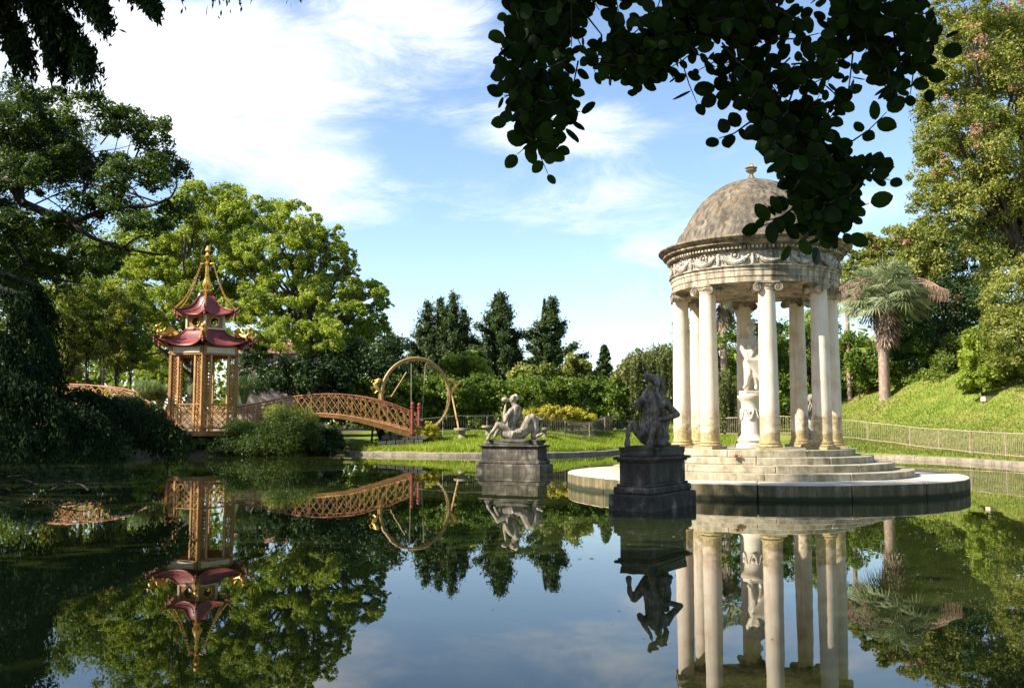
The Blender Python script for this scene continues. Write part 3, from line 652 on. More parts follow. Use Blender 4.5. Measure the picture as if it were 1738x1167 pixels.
f.cap([q1(1097, 742), q1(1083, 733, -.18), q1(1070, 720, -.3)], [.15, .11, .08]).cap([q1(1070, 720, -.3), q1(1063, 732, -.27), q1(1062, 744, -.3)], [.078, .055, .04]).cap([q1(1062, 746, -.3), q1(1061, 753, -.33)], [.05, .065])
f.cap([q1(1108, 742), q1(1110, 730, -.25), q1(1109, 719, -.4)], [.15, .11, .085]).cap([q1(1109, 719, -.4), q1(1103, 733, -.36), q1(1099, 746, -.4)], [.08, .06, .042]).cap([q1(1099, 748, -.4), q1(1097, 756, -.42)], [.05, .065])
f.cap([q1(1112, 745), q1(1122, 735, .1), q1(1130, 742, .2), q1(1128, 752, .1)], [.16, .14, .12, .08]).cap([q1(1112, 746, -.1), q1(1122, 750, -.25), q1(1132, 753, -.2)], [.1, .08, .05])
f.cap([q1(1126, 738, .25), q1(1130, 720, .3), q1(1128, 703, .26)], [.13, .12, .11]); f.head(q1(1126, 698, .2), .085, (-.3, -.8, .1))
for i in range(3):
    for sx in (-1, 1): f.ell(q1(1103 + sx * 4.5, 700 + i * 9, -.155), (.042, .03, .042))
for i in range(26):      # locks of hair on the haunches and beard strands
    a = random.uniform(-1, 1); f.cap([q1(1110 + a * 17, 733 + random.uniform(-8, 8), -.12 - .1 * (1 - abs(a))), q1(1111 + a * 18, 743 + random.uniform(-3, 5), -.15 - .1 * (1 - abs(a)))], [.022, .012], 6)
f.cap([q1(1092, 676, -.05), q1(1106, 680, -.12), q1(1120, 677, -.05)], [.02, .014, .02], 6)
f.build('figure', M['statue_dark'], s1, 1)

# second triton, further, sunlit ------------------------------------------------
s2 = thing('triton_statue', 'pale triton with coiled tail, on the grey pedestal in front of the lawn', 'statue', (0.3, 32.6, 0), 'stone tritons on pedestals in the pond')
C2 = (48 / F * 31.6, 31.6); ztop = zat(755, 32.0)
cc, a_ = pedestal(s2, (C2[0] + 1.15 * .42, C2[1] + 1.15 * .906), 66 + 90 - 1, 2.5, 1.15, ztop, M['greystone'])
# long side runs to the left: rebuild orientation with the corner at the right end
rockbase(s2, cc, a_, 2.05, .9, ztop - .02, .22, M['rock'], 8)
Yf2 = 32.7
def q2(px, py, dy=0.0): p = P(px, py, Yf2); return (p.x, Yf2 + dy, p.z)
f = Fig(0.016)
f.cap([q2(866, 727), q2(868, 715), q2(873, 703), q2(876, 693)], [.19, .17, .21, .17], 14)
f.cap([q2(875, 693), q2(872, 684)], [.1, .09]); f.head(q2(872, 677), .145, (-1, .1, .15)); f.cap([q2(864, 679), q2(858, 677), q2(855, 678)], [.05, .08, .085])
f.cap([q2(868, 697, -.12), q2(861, 706, -.25), q2(857, 716, -.25)], [.11, .085, .07]).cap([q2(857, 716, -.25), q2(856, 705, -.18), q2(858, 690, -.1)], [.07, .06, .045]); f.hand(q2(858, 692, -.1), (0, .2, 1), .06)
f.cap([q2(880, 696, .15), q2(884, 708, .2), q2(876, 716, .1)], [.1, .08, .06])
f.cap([q2(862, 730), q2(853, 724, -.1), q2(845, 720, -.15)], [.2, .13, .1]).cap([q2(845, 720, -.15), q2(838, 730, -.18), q2(831, 738, -.15)], [.09, .065, .05]).cap([q2(831, 738, -.15), q2(829, 744, -.2)], [.06, .08])
f.cap([q2(860, 733, .1), q2(851, 722, .25), q2(846, 728, .2), q2(840, 740, .2)], [.17, .11, .08, .06])
f.cap([q2(858, 735), q2(870, 738, -.05), q2(884, 734), q2(893, 725), q2(898, 712), q2(903, 709), q2(908, 716), q2(909, 730), q2(906, 740)], [.2, .2, .24, .25, .18, .15, .14, .13, .12], 14)
f.cap([q2(906, 740), q2(913, 739, -.1), q2(920, 736, -.15)], [.1, .07, .05]).cap([q2(908, 716), q2(915, 712, .1), q2(923, 711, .1)], [.1, .05, .03]).cap([q2(914, 735, .1), q2(919, 722, .1), q2(921, 713, .12)], [.07, .05, .03])
for i in range(5): f.cap([q2(868 + i * 3, 742 - i, -.2), q2(872 + i * 3, 733, -.27), q2(878 + i * 2, 728, -.22)], .03, 6)
for i in range(7): f.cap([q2(876, 696 + i * 4.5, -.17), q2(869 - i * .4, 699 + i * 4.5, -.2)], [.018, .012], 6)
f.cap([q2(874, 694, -.16), q2(872, 710, -.21), q2(869, 724, -.2)], .022, 6)
f.build('figure', M['statue_grey'], s2, 1)

# third triton seen between the right-hand columns ------------------------------
s3 = thing('triton_statue', 'small distant triton blowing a shell, half hidden between the right-hand temple columns', 'statue', (13.3, 41, 0), 'stone tritons on pedestals in the pond')
ztop = zat(752, 41)
cc, a_ = pedestal(s3, (13.3, 40.2), 40, 2.0, 1.0, ztop, M['greystone']); rockbase(s3, cc, a_, 1.7, .8, ztop - .02, .2, M['rock'], 5)
def q3(px, py, dy=0.0): p = P(px, py, 41.1); return (p.x, 41.1 + dy, p.z)
f = Fig(0.03)
f.cap([q3(1376, 745), q3(1377, 728), q3(1378, 708), q3(1379, 693)], [.3, .2, .22, .2]).cap([q3(1378, 692), q3(1377, 682)], [.11, .1]); f.head(q3(1376, 676), .16, (-.6, -.7, .2))
f.cap([q3(1386, 695), q3(1394, 708), q3(1384, 716, -.2)], [.11, .09, .06]).cap([q3(1371, 695), q3(1366, 704, -.2), q3(1372, 686, -.25)], [.11, .08, .06]).hand(q3(1372, 686, -.25), (0, 0, 1), .06)
f.cap([q3(1374, 742), q3(1366, 728, -.3), q3(1362, 745, -.3)], [.2, .12, .08]).cap([q3(1380, 742), q3(1390, 730, -.3), q3(1392, 746, -.3)], [.2, .12, .08])
f.build('figure', M['statue_grey'], s3)

# goddess in the temple ----------------------------------------------------------
GXc = P(1275, 700, TY).x
g = thing('goddess_statue', 'cream marble goddess in a fallen drape on a round carved pedestal inside the temple', 'statue', (GXc, TY, FL))
zt = zat(668, TY)
hp = zt - FL
MB().lathe([(.42, 0), (.42, .1), (.36, .14), (.40, .2), (.37, .26), (.30, .33), (.275, .4), (.262, hp - .35), (.28, hp - .22), (.33, hp - .16), (.36, hp - .11), (.37, hp - .05), (.30, hp - .04), (.30, hp)], 40, (GXc, TY, FL)).build('pedestal', M['white_marble'], g, smooth=True)
for k in range(6):
    a = ang(-8 + 60 * k); mb = MB(); pts = []; 
    for i in range(9): u = i / 8 * 2 - 1; aa = a + u * R(24); pts.append((GXc + .28 * math.cos(aa), TY + .28 * math.sin(aa), FL + hp * .72 - .28 * (1 - u * u)))
    mb.tube(pts, [.018 + .022 * (1 - (i / 4 - 1) ** 2) for i in range(9)], 6); mb.sphere((GXc + .28 * math.cos(a), TY + .28 * math.sin(a), FL + hp * .66), .05, 8, 6)
    mb.build('festoon', M['white_marble'], g, smooth=True)
def q4(px, py, dy=0.0): p = P(px, py, TY); return (p.x, TY + dy, p.z)
f = Fig(0.02)
f.cap([q4(1276, 618), q4(1275, 605), q4(1277, 592), q4(1277, 578)], [.235, .18, .2, .17], 14).cap([q4(1262, 578), q4(1291, 577)], .1).cap([q4(1277, 576), q4(1275, 566)], [.08, .075]); f.head(q4(1274, 557, -.02), .125, (-.35, -.9, -.1)); f.ell(q4(1275, 545, .06), (.09, .1, .07))
f.ell(q4(1271, 586, -.14), (.085, .07, .08)).ell(q4(1283, 586, -.14), (.085, .07, .08))
f.cap([q4(1262, 578), q4(1259, 592, -.05), q4(1263, 605, -.16)], [.09, .07, .06]).cap([q4(1263, 605, -.16), q4(1273, 596, -.24), q4(1278, 590, -.24)], [.06, .05, .035]); f.hand(q4(1277, 591, -.24), (1, 0, .5), .045)
f.cap([q4(1291, 578), q4(1297, 594, .05), q4(1299, 610, -.02)], [.09, .07, .055])
f.cap([q4(1271, 618), q4(1270, 636, -.06), q4(1267, 652)], [.17, .105, .065]).cap([q4(1267, 652), q4(1261, 658, -.15)], [.06, .045])
f.cap([q4(1283, 618), q4(1282, 637, -.1), q4(1284, 655)], [.17, .11, .065]).cap([q4(1284, 655), q4(1281, 659, -.14)], [.06, .045])
f.cap([q4(1288, 612, .12), q4(1290, 640, .12), q4(1291, 658, .1)], [.15, .13, .13])
f.build('figure', M['white_marble'], g)
f = Fig(0.02)
for i in range(9):
    u = i / 8; f.cap([q4(1287 - 4 * u, 572 + 14 * u, -.12 - .04 * u), q4(1276 - 4 * u, 592 + 12 * u, -.25), q4(1262 + 3 * u, 600 + 14 * u, -.2)], [.03, .038, .032], 7)
for i in range(8):
    u = i / 7; f.cap([q4(1262 + 26 * u, 596 + 4 * math.sin(u * 3), -.19), q4(1265 + 22 * u, 612, -.24), q4(1272 + 19 * u, 624 + 30 * u, -.2)], [.045, .05, .03], 7)
f.build('drapery', M['white_marble'], g)
MB().box((GXc, TY, zt + .03), (.5, .44, .10), .2).build('plinth', M['white_marble'], g, bevel=.012)
tb = P(1252, 773, 22.6); prop(MB().box((tb.x, 22.75, .86 + .04), (.17, .1, .07), .4).box((tb.x + .08, 22.72, .86 + .03), (.07, .09, .06), 1.1).build('brick_fragment', M['tile'], bevel=.012), 'small broken terracotta brick lying on the temple step left of centre', 'brick')

# ---------------------------------------------------------------- pagoda
PY_ = 50.0; PXc = P(345, 700, PY_).x
pg = thing('garden_pagoda', 'hexagonal ochre pagoda with two red concave roofs and gilded spire on the left bank', 'pagoda', (PXc, PY_, 0))
def hexa(k, r, z, rot=0.0): a = -math.pi / 2 + R(60 * k) + rot + R(16); return Vector((PXc + r * math.cos(a), PY_ + r * math.sin(a), z))
zfl, zpar, zcol, zbeam = zat(731, PY_), zat(687, PY_), zat(606, PY_), zat(589, PY_)
RB = 1.9
mb = MB(); vs = [hexa(k, RB + .25, z) for z in (zfl - .25, zfl) for k in range(6)]; mb.add(vs, [list(range(6))[::-1], list(range(6, 12))] + [[k, (k + 1) % 6, (k + 1) % 6 + 6, k + 6] for k in range(6)])
mb.build('floor_platform', M['ochre'], pg)
for k in range(6):
    p = hexa(k, RB - .2, -1); MB().tube([p, Vector((p.x, p.y, zfl - .2))], .13, 8).build('pile', M['darkbark'], pg)
def lattice(mb, a, b, z0, z1, step, w=.03, depth=0.03):
    """criss-cross slats filling the panel between plan points a and b"""
    a, b = Vector((a.x, a.y, 0)), Vector((b.x, b.y, 0)); ln = (b - a).length; hh = z1 - z0; d = (b - a) / ln; nrm = Vector((-d.y, d.x, 0)) * depth * .5
    s_ = -hh
    while s_ < ln:
        for sg in (1, -1):
            u0, v0, u1, v1 = s_, 0.0, s_ + hh, hh
            if u0 < 0: v0 = -u0; u0 = 0
            if u1 > ln: v1 -= u1 - ln; u1 = ln
            if u1 - u0 > 0.02:
                if sg < 0: u0, u1 = ln - u0, ln - u1
                mb.bar(a + d * u0 + Vector((0, 0, z0 + v0)) + nrm * sg, a + d * u1 + Vector((0, 0, z0 + v1)) + nrm * sg, w, depth)
        s_ += step
for k in range(6):
    p, q = hexa(k, RB, 0), hexa(k + 1, RB, 0); d = (q - p).normalized(); ln = (q - p).length
    MB().box((p.x, p.y, (zfl + zcol) / 2), (.17, .17, zcol - zfl), math.atan2(d.y, d.x)).build('corner_post', M['ochre'], pg, bevel=.015)
    for u in (.24, .76):
        m_ = p.lerp(q, u); MB().box((m_.x, m_.y, (zfl + zcol) / 2), (.11, .11, zcol - zfl), math.atan2(d.y, d.x)).build('post', M['ochre_pale'], pg, bevel=.01)
    mb = MB(); lattice(mb, p.lerp(q, .05), p.lerp(q, .22), zpar, zcol, .19, .025); lattice(mb, p.lerp(q, .78), p.lerp(q, .95), zpar, zcol, .19, .025)
    prop(mb.build('lattice_panel', M['ochre'], pg), kind='stuff')
    # parapet rail and its slats
    for z in (zpar, zfl + .16): MB().bar((p.x, p.y, z), (q.x, q.y, z), .09).build('rail', M['ochre'], pg, bevel=.01)
    mb = MB(); lattice(mb, p, q, zfl + .2, zpar - .05, .33, .045)
    for sl in range(0, len(mb.f) // 6):
        b2 = MB(); b2.v = mb.v[sl * 8:sl * 8 + 8]; b2.f = mb.f[:6]; b2.build('slat', M['ochre_pale'], pg)
    MB().bar((p.x, p.y, (zcol + zbeam) / 2), (q.x, q.y, (zcol + zbeam) / 2), .16, zbeam - zcol - .02).build('beam', M['ochre'], pg, bevel=.01)
    m_ = p.lerp(q, .5) + (p.lerp(q, .5) - Vector((PXc, PY_, 0))).normalized() * .095; mb = MB().bar((m_ - d * ln * .42) + Vector((0, 0, (zcol + zbeam) / 2)), m_ + d * ln * .42 + Vector((0, 0, (zcol + zbeam) / 2)), .03, (zbeam - zcol) * .55)
    mb.build('beam_panel', M['cream'], pg)
    mb = MB()
    for i in range(13):
        e = p.lerp(q, (i + .5) / 13); mb.box((e.x, e.y, zcol - .05), (.05, .05, .12))
    mb.build('fringe', M['red'], pg)
def hexroof(name, prof, lift, ext, mt, under):
    """concave hexagonal roof: prof = [(r, z)] from top to eave; corners swept up and out"""
    NU = 12; mb = MB()
    for k in range(6):
        rows = []
        for j, (r_, z) in enumerate(prof):
            w_ = j / (len(prof) - 1); row = []
            for i in range(NU + 1):
                u = i / NU; c_ = abs(2 * u - 1) ** 3 * w_ ** 2
                row.append(hexa(k, r_, z).lerp(hexa(k + 1, r_, z), u)); v_ = row[-1]; o = Vector((v_.x - PXc, v_.y - PY_, 0)).normalized()
                v_ += o * ext * c_ + Vector((0, 0, lift * c_ + 0.04 * w_ * math.sin(math.pi * u) * -1))
            rows.append(row)
        k0 = len(mb.v); mb.add([v_ for r_ in rows for v_ in r_], [[j * (NU + 1) + i, j * (NU + 1) + i + 1, (j + 1) * (NU + 1) + i + 1, (j + 1) * (NU + 1) + i] for j in range(len(prof) - 1) for i in range(NU)])
    o = mb.build(name, mt, pg, smooth=False, auto=True)
    o.data.polygons.foreach_set('use_smooth', [True] * len(o.data.polygons))
    m_ = o.modifiers.new('thick', 'SOLIDIFY'); m_.thickness = .07; m_.offset = -1
    for k in range(6):       # ridge along each corner, up-swept tip
        pts = []
        for j, (r_, z) in enumerate(prof):
            w_ = j / (len(prof) - 1); v_ = hexa(k, r_, z); oo = Vector((v_.x - PXc, v_.y - PY_, 0)).normalized(); pts.append(v_ + oo * ext * w_ ** 2 + Vector((0, 0, lift * w_ ** 2 + .02)))
        oo = (pts[-1] - pts[-2]); oo.z = 0; oo.normalize(); pts += [pts[-1] + oo * .18 + Vector((0, 0, .08)), pts[-1] + oo * .28 + Vector((0, 0, .24))]
        MB().tube(pts, [.04] * (len(pts) - 2) + [.045, .015], 6).build('roof_ridge', M['red'], o, smooth=True)
        b = pts[-3]; MB().lathe([(.0, -.42), (.03, -.38), (.07, -.28), (.035, -.2), (.06, -.14), (.05, -.06), (.01, 0)], 10, (b.x, b.y, b.z)).build('pendant', M['red'], o, smooth=True)
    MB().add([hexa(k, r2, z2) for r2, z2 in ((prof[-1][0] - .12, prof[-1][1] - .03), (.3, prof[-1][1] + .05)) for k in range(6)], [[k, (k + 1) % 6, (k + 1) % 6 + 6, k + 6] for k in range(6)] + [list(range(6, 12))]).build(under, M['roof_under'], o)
    return o
zt1, zt2 = zat(561, PY_), zat(536, PY_)
pr = []
for i in range(9):
    u = i / 8; pr.append((1.12 + (2.25 - 1.12) * (u * .55 + .45 * u ** 2), zt1 + (zbeam - zt1) * (1.25 * u - .25 * u * u)))
low = hexroof('lower_roof', pr, .40, .62, M['roof'], 'soffit')
# upper drum with round openings
for k in range(6):
    p, q = hexa(k, 1.08, 0), hexa(k + 1, 1.08, 0); d = (q - p).normalized(); ln = (q - p).length; rz_ = math.atan2(d.y, d.x); nr = Vector((d.y, -d.x, 0)); h_ = zt2 - zt1
    c_ = p.lerp(q, .5)
    mb = MB().bar(p + Vector((0, 0, zt1 + .05)), q + Vector((0, 0, zt1 + .05)), .09).bar(p + Vector((0, 0, zt2 - .05)), q + Vector((0, 0, zt2 - .05)), .09)
    mb.box((p.x, p.y, (zt1 + zt2) / 2), (.12, .12, h_), rz_); w_ = mb.build('drum_frame', M['cream'], pg, bevel=.008)
    cc_ = c_ + Vector((0, 0, (zt1 + zt2) / 2)); mb = MB()
    # panel with a round hole: quads between rectangle and circle
    hw, hh = ln / 2 - .06, h_ / 2 - .09; vs = []; n_ = 24
    for i in range(n_):
        a = 2 * math.pi * i / n_; ca, sa = math.cos(a), math.sin(a); s_ = min(hw / max(abs(ca), 1e-6), hh / max(abs(sa), 1e-6))
        for dd in (0.0, -.05): vs += [cc_ + d * ca * s_ + Vector((0, 0, sa * s_)) + nr * dd, cc_ + d * ca * .24 + Vector((0, 0, sa * .24)) + nr * dd]
    fs = []
    for i in range(n_):
        j = (i + 1) % n_; a0, b0, c0, d0 = i * 4, i * 4 + 1, i * 4 + 2, i * 4 + 3; a1, b1, c1, d1 = j * 4, j * 4 + 1, j * 4 + 2, j * 4 + 3
        fs += [[a0, a1, b1, b0], [c0, d0, d1, c1], [b0, b1, d1, d0]]
    mb.add(vs, fs).build('drum_panel', M['ochre'], pg)
    MB().tube([cc_ + d * .25 * math.cos(2 * math.pi * i / 20) + Vector((0, 0, .25 * math.sin(2 * math.pi * i / 20))) + nr * .02 for i in range(21)], .022, 6, False).build('window_ring', M['gold'], pg, smooth=True)
zt3 = zat(500, PY_)
pr = [(.10, zt3)]
for r_, u in ((.30, .06), (.44, .16), (.53, .32), (.62, .5), (.76, .67), (1.0, .83), (1.28, .95), (1.42, 1.0)): pr.append((r_, zt3 + (zt2 - zt3) * u))
upr = hexroof('upper_roof', pr, .22, .34, M['roof'], 'soffit')
zs0, zs1 = zat(502, PY_), zat(416, PY_); hs = zs1 - zs0
MB().lathe([(.16, 0), (.2, .06), (.1, .1), (.17, .18), (.24, .26), (.12, .33), (.19, .5), (.23, .62), (.16, .82), (.09, 1.1), (.12, 1.16), (.07, 1.22), (.10, 1.5), (.06, 1.75), (.16, 1.82), (.05, 1.9), (.11, 2.1), (.17, 2.2), (.09, 2.3), (.05, 2.4), (.13, 2.5), (.11, 2.62), (.02, 2.78), (0, hs)], 14, (PXc, PY_, zs0), wob=lambda a, z: 1 + .16 * math.cos(6 * a)).build('spire', M['gold'], pg, smooth=True)
for k in range(6):
    a = hexa(k, .38, zs0 + hs * .64); MB().tube([Vector((PXc, PY_, a.z - .12)), hexa(k, .22, a.z - .02), a, hexa(k, .42, a.z - .14), hexa(k, .34, a.z - .18)], [.03, .03, .025, .02, .012], 6).build('spire_bracket', M['gold'], pg, smooth=True)
    e = hexa(k, 1.42 + .36, zt2 + .3); mb = MB(); st_ = a + Vector((0, 0, -.1))
    for i in range(27):
        u = i / 26; p = st_.lerp(e, u) - Vector((0, 0, 1)) * .42 * math.sin(math.pi * u); r_ = .046; mb.sphere(p, (r_, r_, r_ * 1.2), 6, 4)
    prop(mb.build('bead_chain', M['gold'], pg, smooth=True), kind='stuff')
    # gilt dragon crouching on each lower corner
    v0 = hexa(k, 2.05, zbeam + .38); oo = Vector((v0.x - PXc, v0.y - PY_, 0)).normalized(); up = Vector((0, 0, 1)); tt = oo.cross(up); mb = MB()
    mb.tube([v0 - oo * .35 + up * .05, v0 - oo * .1 + up * .28, v0 + oo * .15 + up * .18, v0 + oo * .42 + up * .1, v0 + oo * .62 + up * .3, v0 + oo * .55 + up * .52], [.03, .09, .12, .12, .1, .07], 8)
    mb.sphere(v0 + oo * .66 + up * .56, (.13, .13, .1), 8, 6); mb.tube([v0 + oo * .7 + up * .56, v0 + oo * .88 + up * .5], [.07, .03], 6)
    for s_ in (-1, 1):
        mb.tube([v0 + oo * .45 + up * .15, v0 + oo * .5 + tt * s_ * .16 + up * .02, v0 + oo * .58 + tt * s_ * .16 - up * .08], [.05, .035, .03], 5)
        mb.add([v0 + oo * .3 + up * .2, v0 + oo * .0 + tt * s_ * .12 + up * .62, v0 - oo * .28 + tt * s_ * .2 + up * .42, v0 + up * .15 + tt * s_ * .03], [[0, 1, 2, 3], [3, 2, 1, 0]])
        mb.tube([v0 + oo * .6 + up * .6 + tt * s_ * .05, v0 + oo * .5 + up * .78 + tt * s_ * .08], [.025, .01], 5)
    mb.tube([v0 - oo * .35 + up * .05, v0 - oo * .5 + up * .25, v0 - oo * .38 + up * .42], [.04, .03, .01], 6)
    mb.build('dragon', M['gold'], pg, smooth=True)

# ---------------------------------------------------------------- bridges
def cr(pts, n):
    out = []; pts = [Vector(p) for p in pts]
    for k in range(len(pts) - 1):
        p0, p1, p2, p3 = pts[max(k - 1, 0)], pts[k], pts[k + 1], pts[min(k + 2, len(pts) - 1)]
        for j in range(n):
            u = j / n; out.append(0.5 * ((2 * p1) + (p2 - p0) * u + (2 * p0 - 5 * p1 + 4 * p2 - p3) * u * u + (3 * p1 - p0 - 3 * p2 + p3) * u ** 3))
    return out + [pts[-1]]
def at_x(line, t):
    s_ = t * (len(line) - 1); i = min(int(s_), len(line) - 2); return line[i].lerp(line[i + 1], s_ - i)
def bridge(root, low, high, width, nslat, red_rail=True):
    """low, high: front-side deck edge and handrail as world polylines"""
    wv = Vector((.12, 1, 0)).normalized() * width
    for side in (0, 1):
        lo = [p + wv * side for p in low]; hi = [p + wv * side for p in high]
        MB().tube(hi, .045, 8).build('handrail', M['rail_red'], root, smooth=True)
        mb = MB(); mb.tube([p + Vector((0, 0, .05)) for p in lo], .045, 6); mb.build('bottom_rail', M['ochre_pale'], root, smooth=True)
        m2 = MB(); n = len(lo)
        for i in range(n - 1):
            a, b = lo[i], lo[i + 1]; t0, t1 = i / (n - 1), (i + 1) / (n - 1); d0, d1 = (.14 + .16 * abs(2 * t0 - 1) ** 1.5), (.14 + .16 * abs(2 * t1 - 1) ** 1.5)
            y = Vector((0, .07, 0)); m2.add([a - y, a + y, b + y, b - y, a - y - Vector((0, 0, d0)), a + y - Vector((0, 0, d0)), b + y - Vector((0, 0, d1)), b - y - Vector((0, 0, d1))], [(0, 3, 2, 1), (4, 5, 6, 7), (0, 1, 5, 4), (1, 2, 6, 5), (2, 3, 7, 6), (3, 0, 4, 7)])
        m2.build('arch_beam', M['ochre'], root)
        k_ = nslat
        for i in range(-2, k_):
            for sg in (1, -1):
                a, b = (i + .5) / k_, (i + 2.6) / k_
                v0, v1 = 0, 1
                if a < 0: v0 = -a / (b - a); a = 0
                if b > 1: v1 = (1 - a) / (b - a) if a < 1 else 0; b = 1
                if v1 - v0 < .15: continue
                lo_a, hi_a, lo_b, hi_b = at_x(lo, a), at_x(hi, a), at_x(lo, b), at_x(hi, b)
                if sg > 0: p, q = lo_a.lerp(hi_a, v0), lo_b.lerp(hi_b, v1)
                else: p, q = lo_a.lerp(hi_a, 1 - v0), lo_b.lerp(hi_b, 1 - v1)
                y = Vector((0, .02 * sg, 0)); MB().bar(p + y, q + y, .045, .03).build('slat', M['ochre_pale'], root)
        for i in range(0, k_ + 1, 2):
            p, q = at_x(lo, i / k_), at_x(hi, i / k_); MB().bar(p, q, .05).build('baluster', M['rail_red' if i in (0, k_) else 'ochre'], root)
        for i in range(k_):     # small fret squares under the handrail
            c_ = at_x(hi, (i + .5) / k_) - Vector((0, 0, .12)); MB().box(c_, (.13, .035, .07)).build('fret', M['ochre'], root)
    n = len(low)
    for i in range(n - 1):
        a, b = low[i], low[i + 1]; g_ = (b - a) * .03
        mb = MB(); z = Vector((0, 0, .03)); mb.add([a + g_ - z, b - g_ - z, b - g_ + wv - z, a + g_ + wv - z, a + g_ + z, b - g_ + z, b - g_ + wv + z, a + g_ + wv + z], [(0, 3, 2, 1), (4, 5, 6, 7), (0, 1, 5, 4), (1, 2, 6, 5), (2, 3, 7, 6), (3, 0, 4, 7)])
        mb.build('deck_plank', M['ochre'], root)
low = cr([P(x, y, yy) for x, y, yy in ((398, 731, 50), (440, 716, 50), (490, 706, 50), (540, 703, 50), (590, 707, 50.1), (640, 718, 50.3), (696, 733, 50.6))], 6)
high = cr([P(x, y, yy) for x, y, yy in ((398, 692, 50), (440, 684, 50), (490, 674, 50), (540, 669, 50), (590, 670, 50.1), (640, 680, 50.3), (696, 701, 50.6))], 6)
br = thing('footbridge', 'arched ochre lattice footbridge with red handrails joining the pagoda to the lawn', 'bridge', low[-1])
bridge(br, low, high, 1.7, 26)
for side in (0, 1):
    p = low[-1] + Vector((.12 + side * .2, 1.7 * side, 0)); zb = p.z - .25; top = P(696, 690, 50.6).z
    MB().lathe([(.09, -.2), (.09, .12), (.14, .14), (.14, .2), (.09, .22), (.09, top - zb - .1), (.13, top - zb - .06), (.13, top - zb), (.05, top - zb + .03), (.11, top - zb + .1), (.1, top - zb + .2), (.02, top - zb + .27), (0, top - zb + .28)], 14, (p.x, p.y, zb)).build('newel_post', M['red'], br, smooth=True)
# masonry foot under the right end
ab = thing('bridge_abutment', 'rough dark stone abutment under the right end of the arched footbridge', 'abutment', (low[-1].x - .4, low[-1].y + .8, 0))
for r_ in range(4):
    for c_ in range(5):
        x = low[-1].x - 1.5 + c_ * .5 + (r_ % 2) * .2; z = .15 + r_ * .26
        MB().box((x, low[-1].y + .85, z), (.47, 2.0 - r_ * .04, .24), random.uniform(-.01, .01)).build('stone', M['rock'], ab, bevel=.03)
low2 = cr([P(x, y, yy) for x, y, yy in ((40, 690, 53), (100, 684, 52.4), (160, 686, 51.8), (220, 700, 51), (282, 730, 50.2))], 5)
high2 = [p + Vector((0, 0, 1.05)) for p in low2]
br2 = thing('footbridge', 'second lattice footbridge leading left from the pagoda, mostly hidden behind dark cedar boughs', 'bridge', low2[0])
bridge(br2, low2, high2, 1.6, 18)

# ---------------------------------------------------------------- ring swing
RY = 53.6; rc = P(706, 671, RY); rr_ = 60 * S(RY)
sw = thing('ring_swing', 'tall gilded ring swing with dragon ornaments and slanting props, behind the railing beside the bridge', 'swing', (rc.x, RY, gz(rc.x, RY)))
tw = R(22)
def rp(a, r=rr_, dz=0): return Vector((rc.x + r * math.cos(a) * math.cos(tw), RY + r * math.cos(a) * math.sin(tw), rc.z + r * math.sin(a) * 1.06 + dz))
MB().tube([rp(2 * math.pi * i / 48) for i in range(49)], .08, 10, False).build('ring', M['ring'], sw, smooth=True)
MB().tube([rp(2 * math.pi * i / 48, rr_ - .09) for i in range(49)], .035, 6, False).build('inner_hoop', M['ochre_pale'], sw, smooth=True)
MB().tube([rp(R(8), rr_ + .1), P(779, 729, RY - .6)], .05, 7).build('prop', M['ochre_pale'], sw, smooth=True)
MB().tube([rp(R(172), rr_ + .1), P(640, 722, RY - .6)], .05, 7).build('prop', M['ochre_pale'], sw, smooth=True)
MB().tube([rp(R(186), rr_ + .05), P(664, 722, RY + .9)], .05, 7).build('prop', M['ochre_pale'], sw, smooth=True)
MB().tube([P(690, 631, RY), P(664, 673, RY)], .03, 6).build('crank_rod', M['ochre_pale'], sw, smooth=True)
MB().tube([rp(R(182), rr_ - .25), rp(R(182), rr_ - .55)], .04, 6).build('crank_handle', M['ochre_pale'], sw)
for (x0, y0, x1, y1) in ((698, 616, 698, 712), (722, 618, 716, 712)): MB().tube([P(x0, y0, RY), P(x1, y1, RY)], .018, 5).build('rope', M['rope'], sw)
MB().box(P(707, 713, RY), (.75, .3, .06)).build('seat', M['ochre_pale'], sw, bevel=.01)
MB().tube([P(716, 690, RY), P(703, 712, RY)], .014, 5).build('rope', M['rope'], sw)
for sx in (-1, 1):
    c_ = rp(R(90 - sx * 82), rr_ + .12); fc = Vector((sx, 0, 0)); up = Vector((0, 0, 1)); mb = MB()
    mb.tube([c_ - up * .15, c_ + fc * .15 + up * .05, c_ + fc * .28 + up * .3, c_ + fc * .1 + up * .48, c_ - fc * .02 + up * .4], [.05, .12, .13, .1, .06], 8)
    mb.sphere(c_ + fc * .05 + up * .55, (.13, .1, .11), 8, 6); mb.tube([c_ + fc * .08 + up * .55, c_ + fc * .3 + up * .52], [.07, .03], 6)
    mb.tube([c_ + fc * .2 + up * .1, c_ + fc * .42 + up * .12, c_ + fc * .46 - up * .02], [.05, .035, .02], 6); mb.tube([c_ + fc * .1 - up * .05, c_ + fc * .25 - up * .2, c_ + fc * .38 - up * .18], [.05, .035, .02], 6)
    mb.tube([c_ + fc * .25 + up * .3, c_ + fc * .48 + up * .42, c_ + fc * .4 + up * .58], [.05, .03, .01], 6)
    mb.build('dragon', M['gold'], sw, smooth=True)

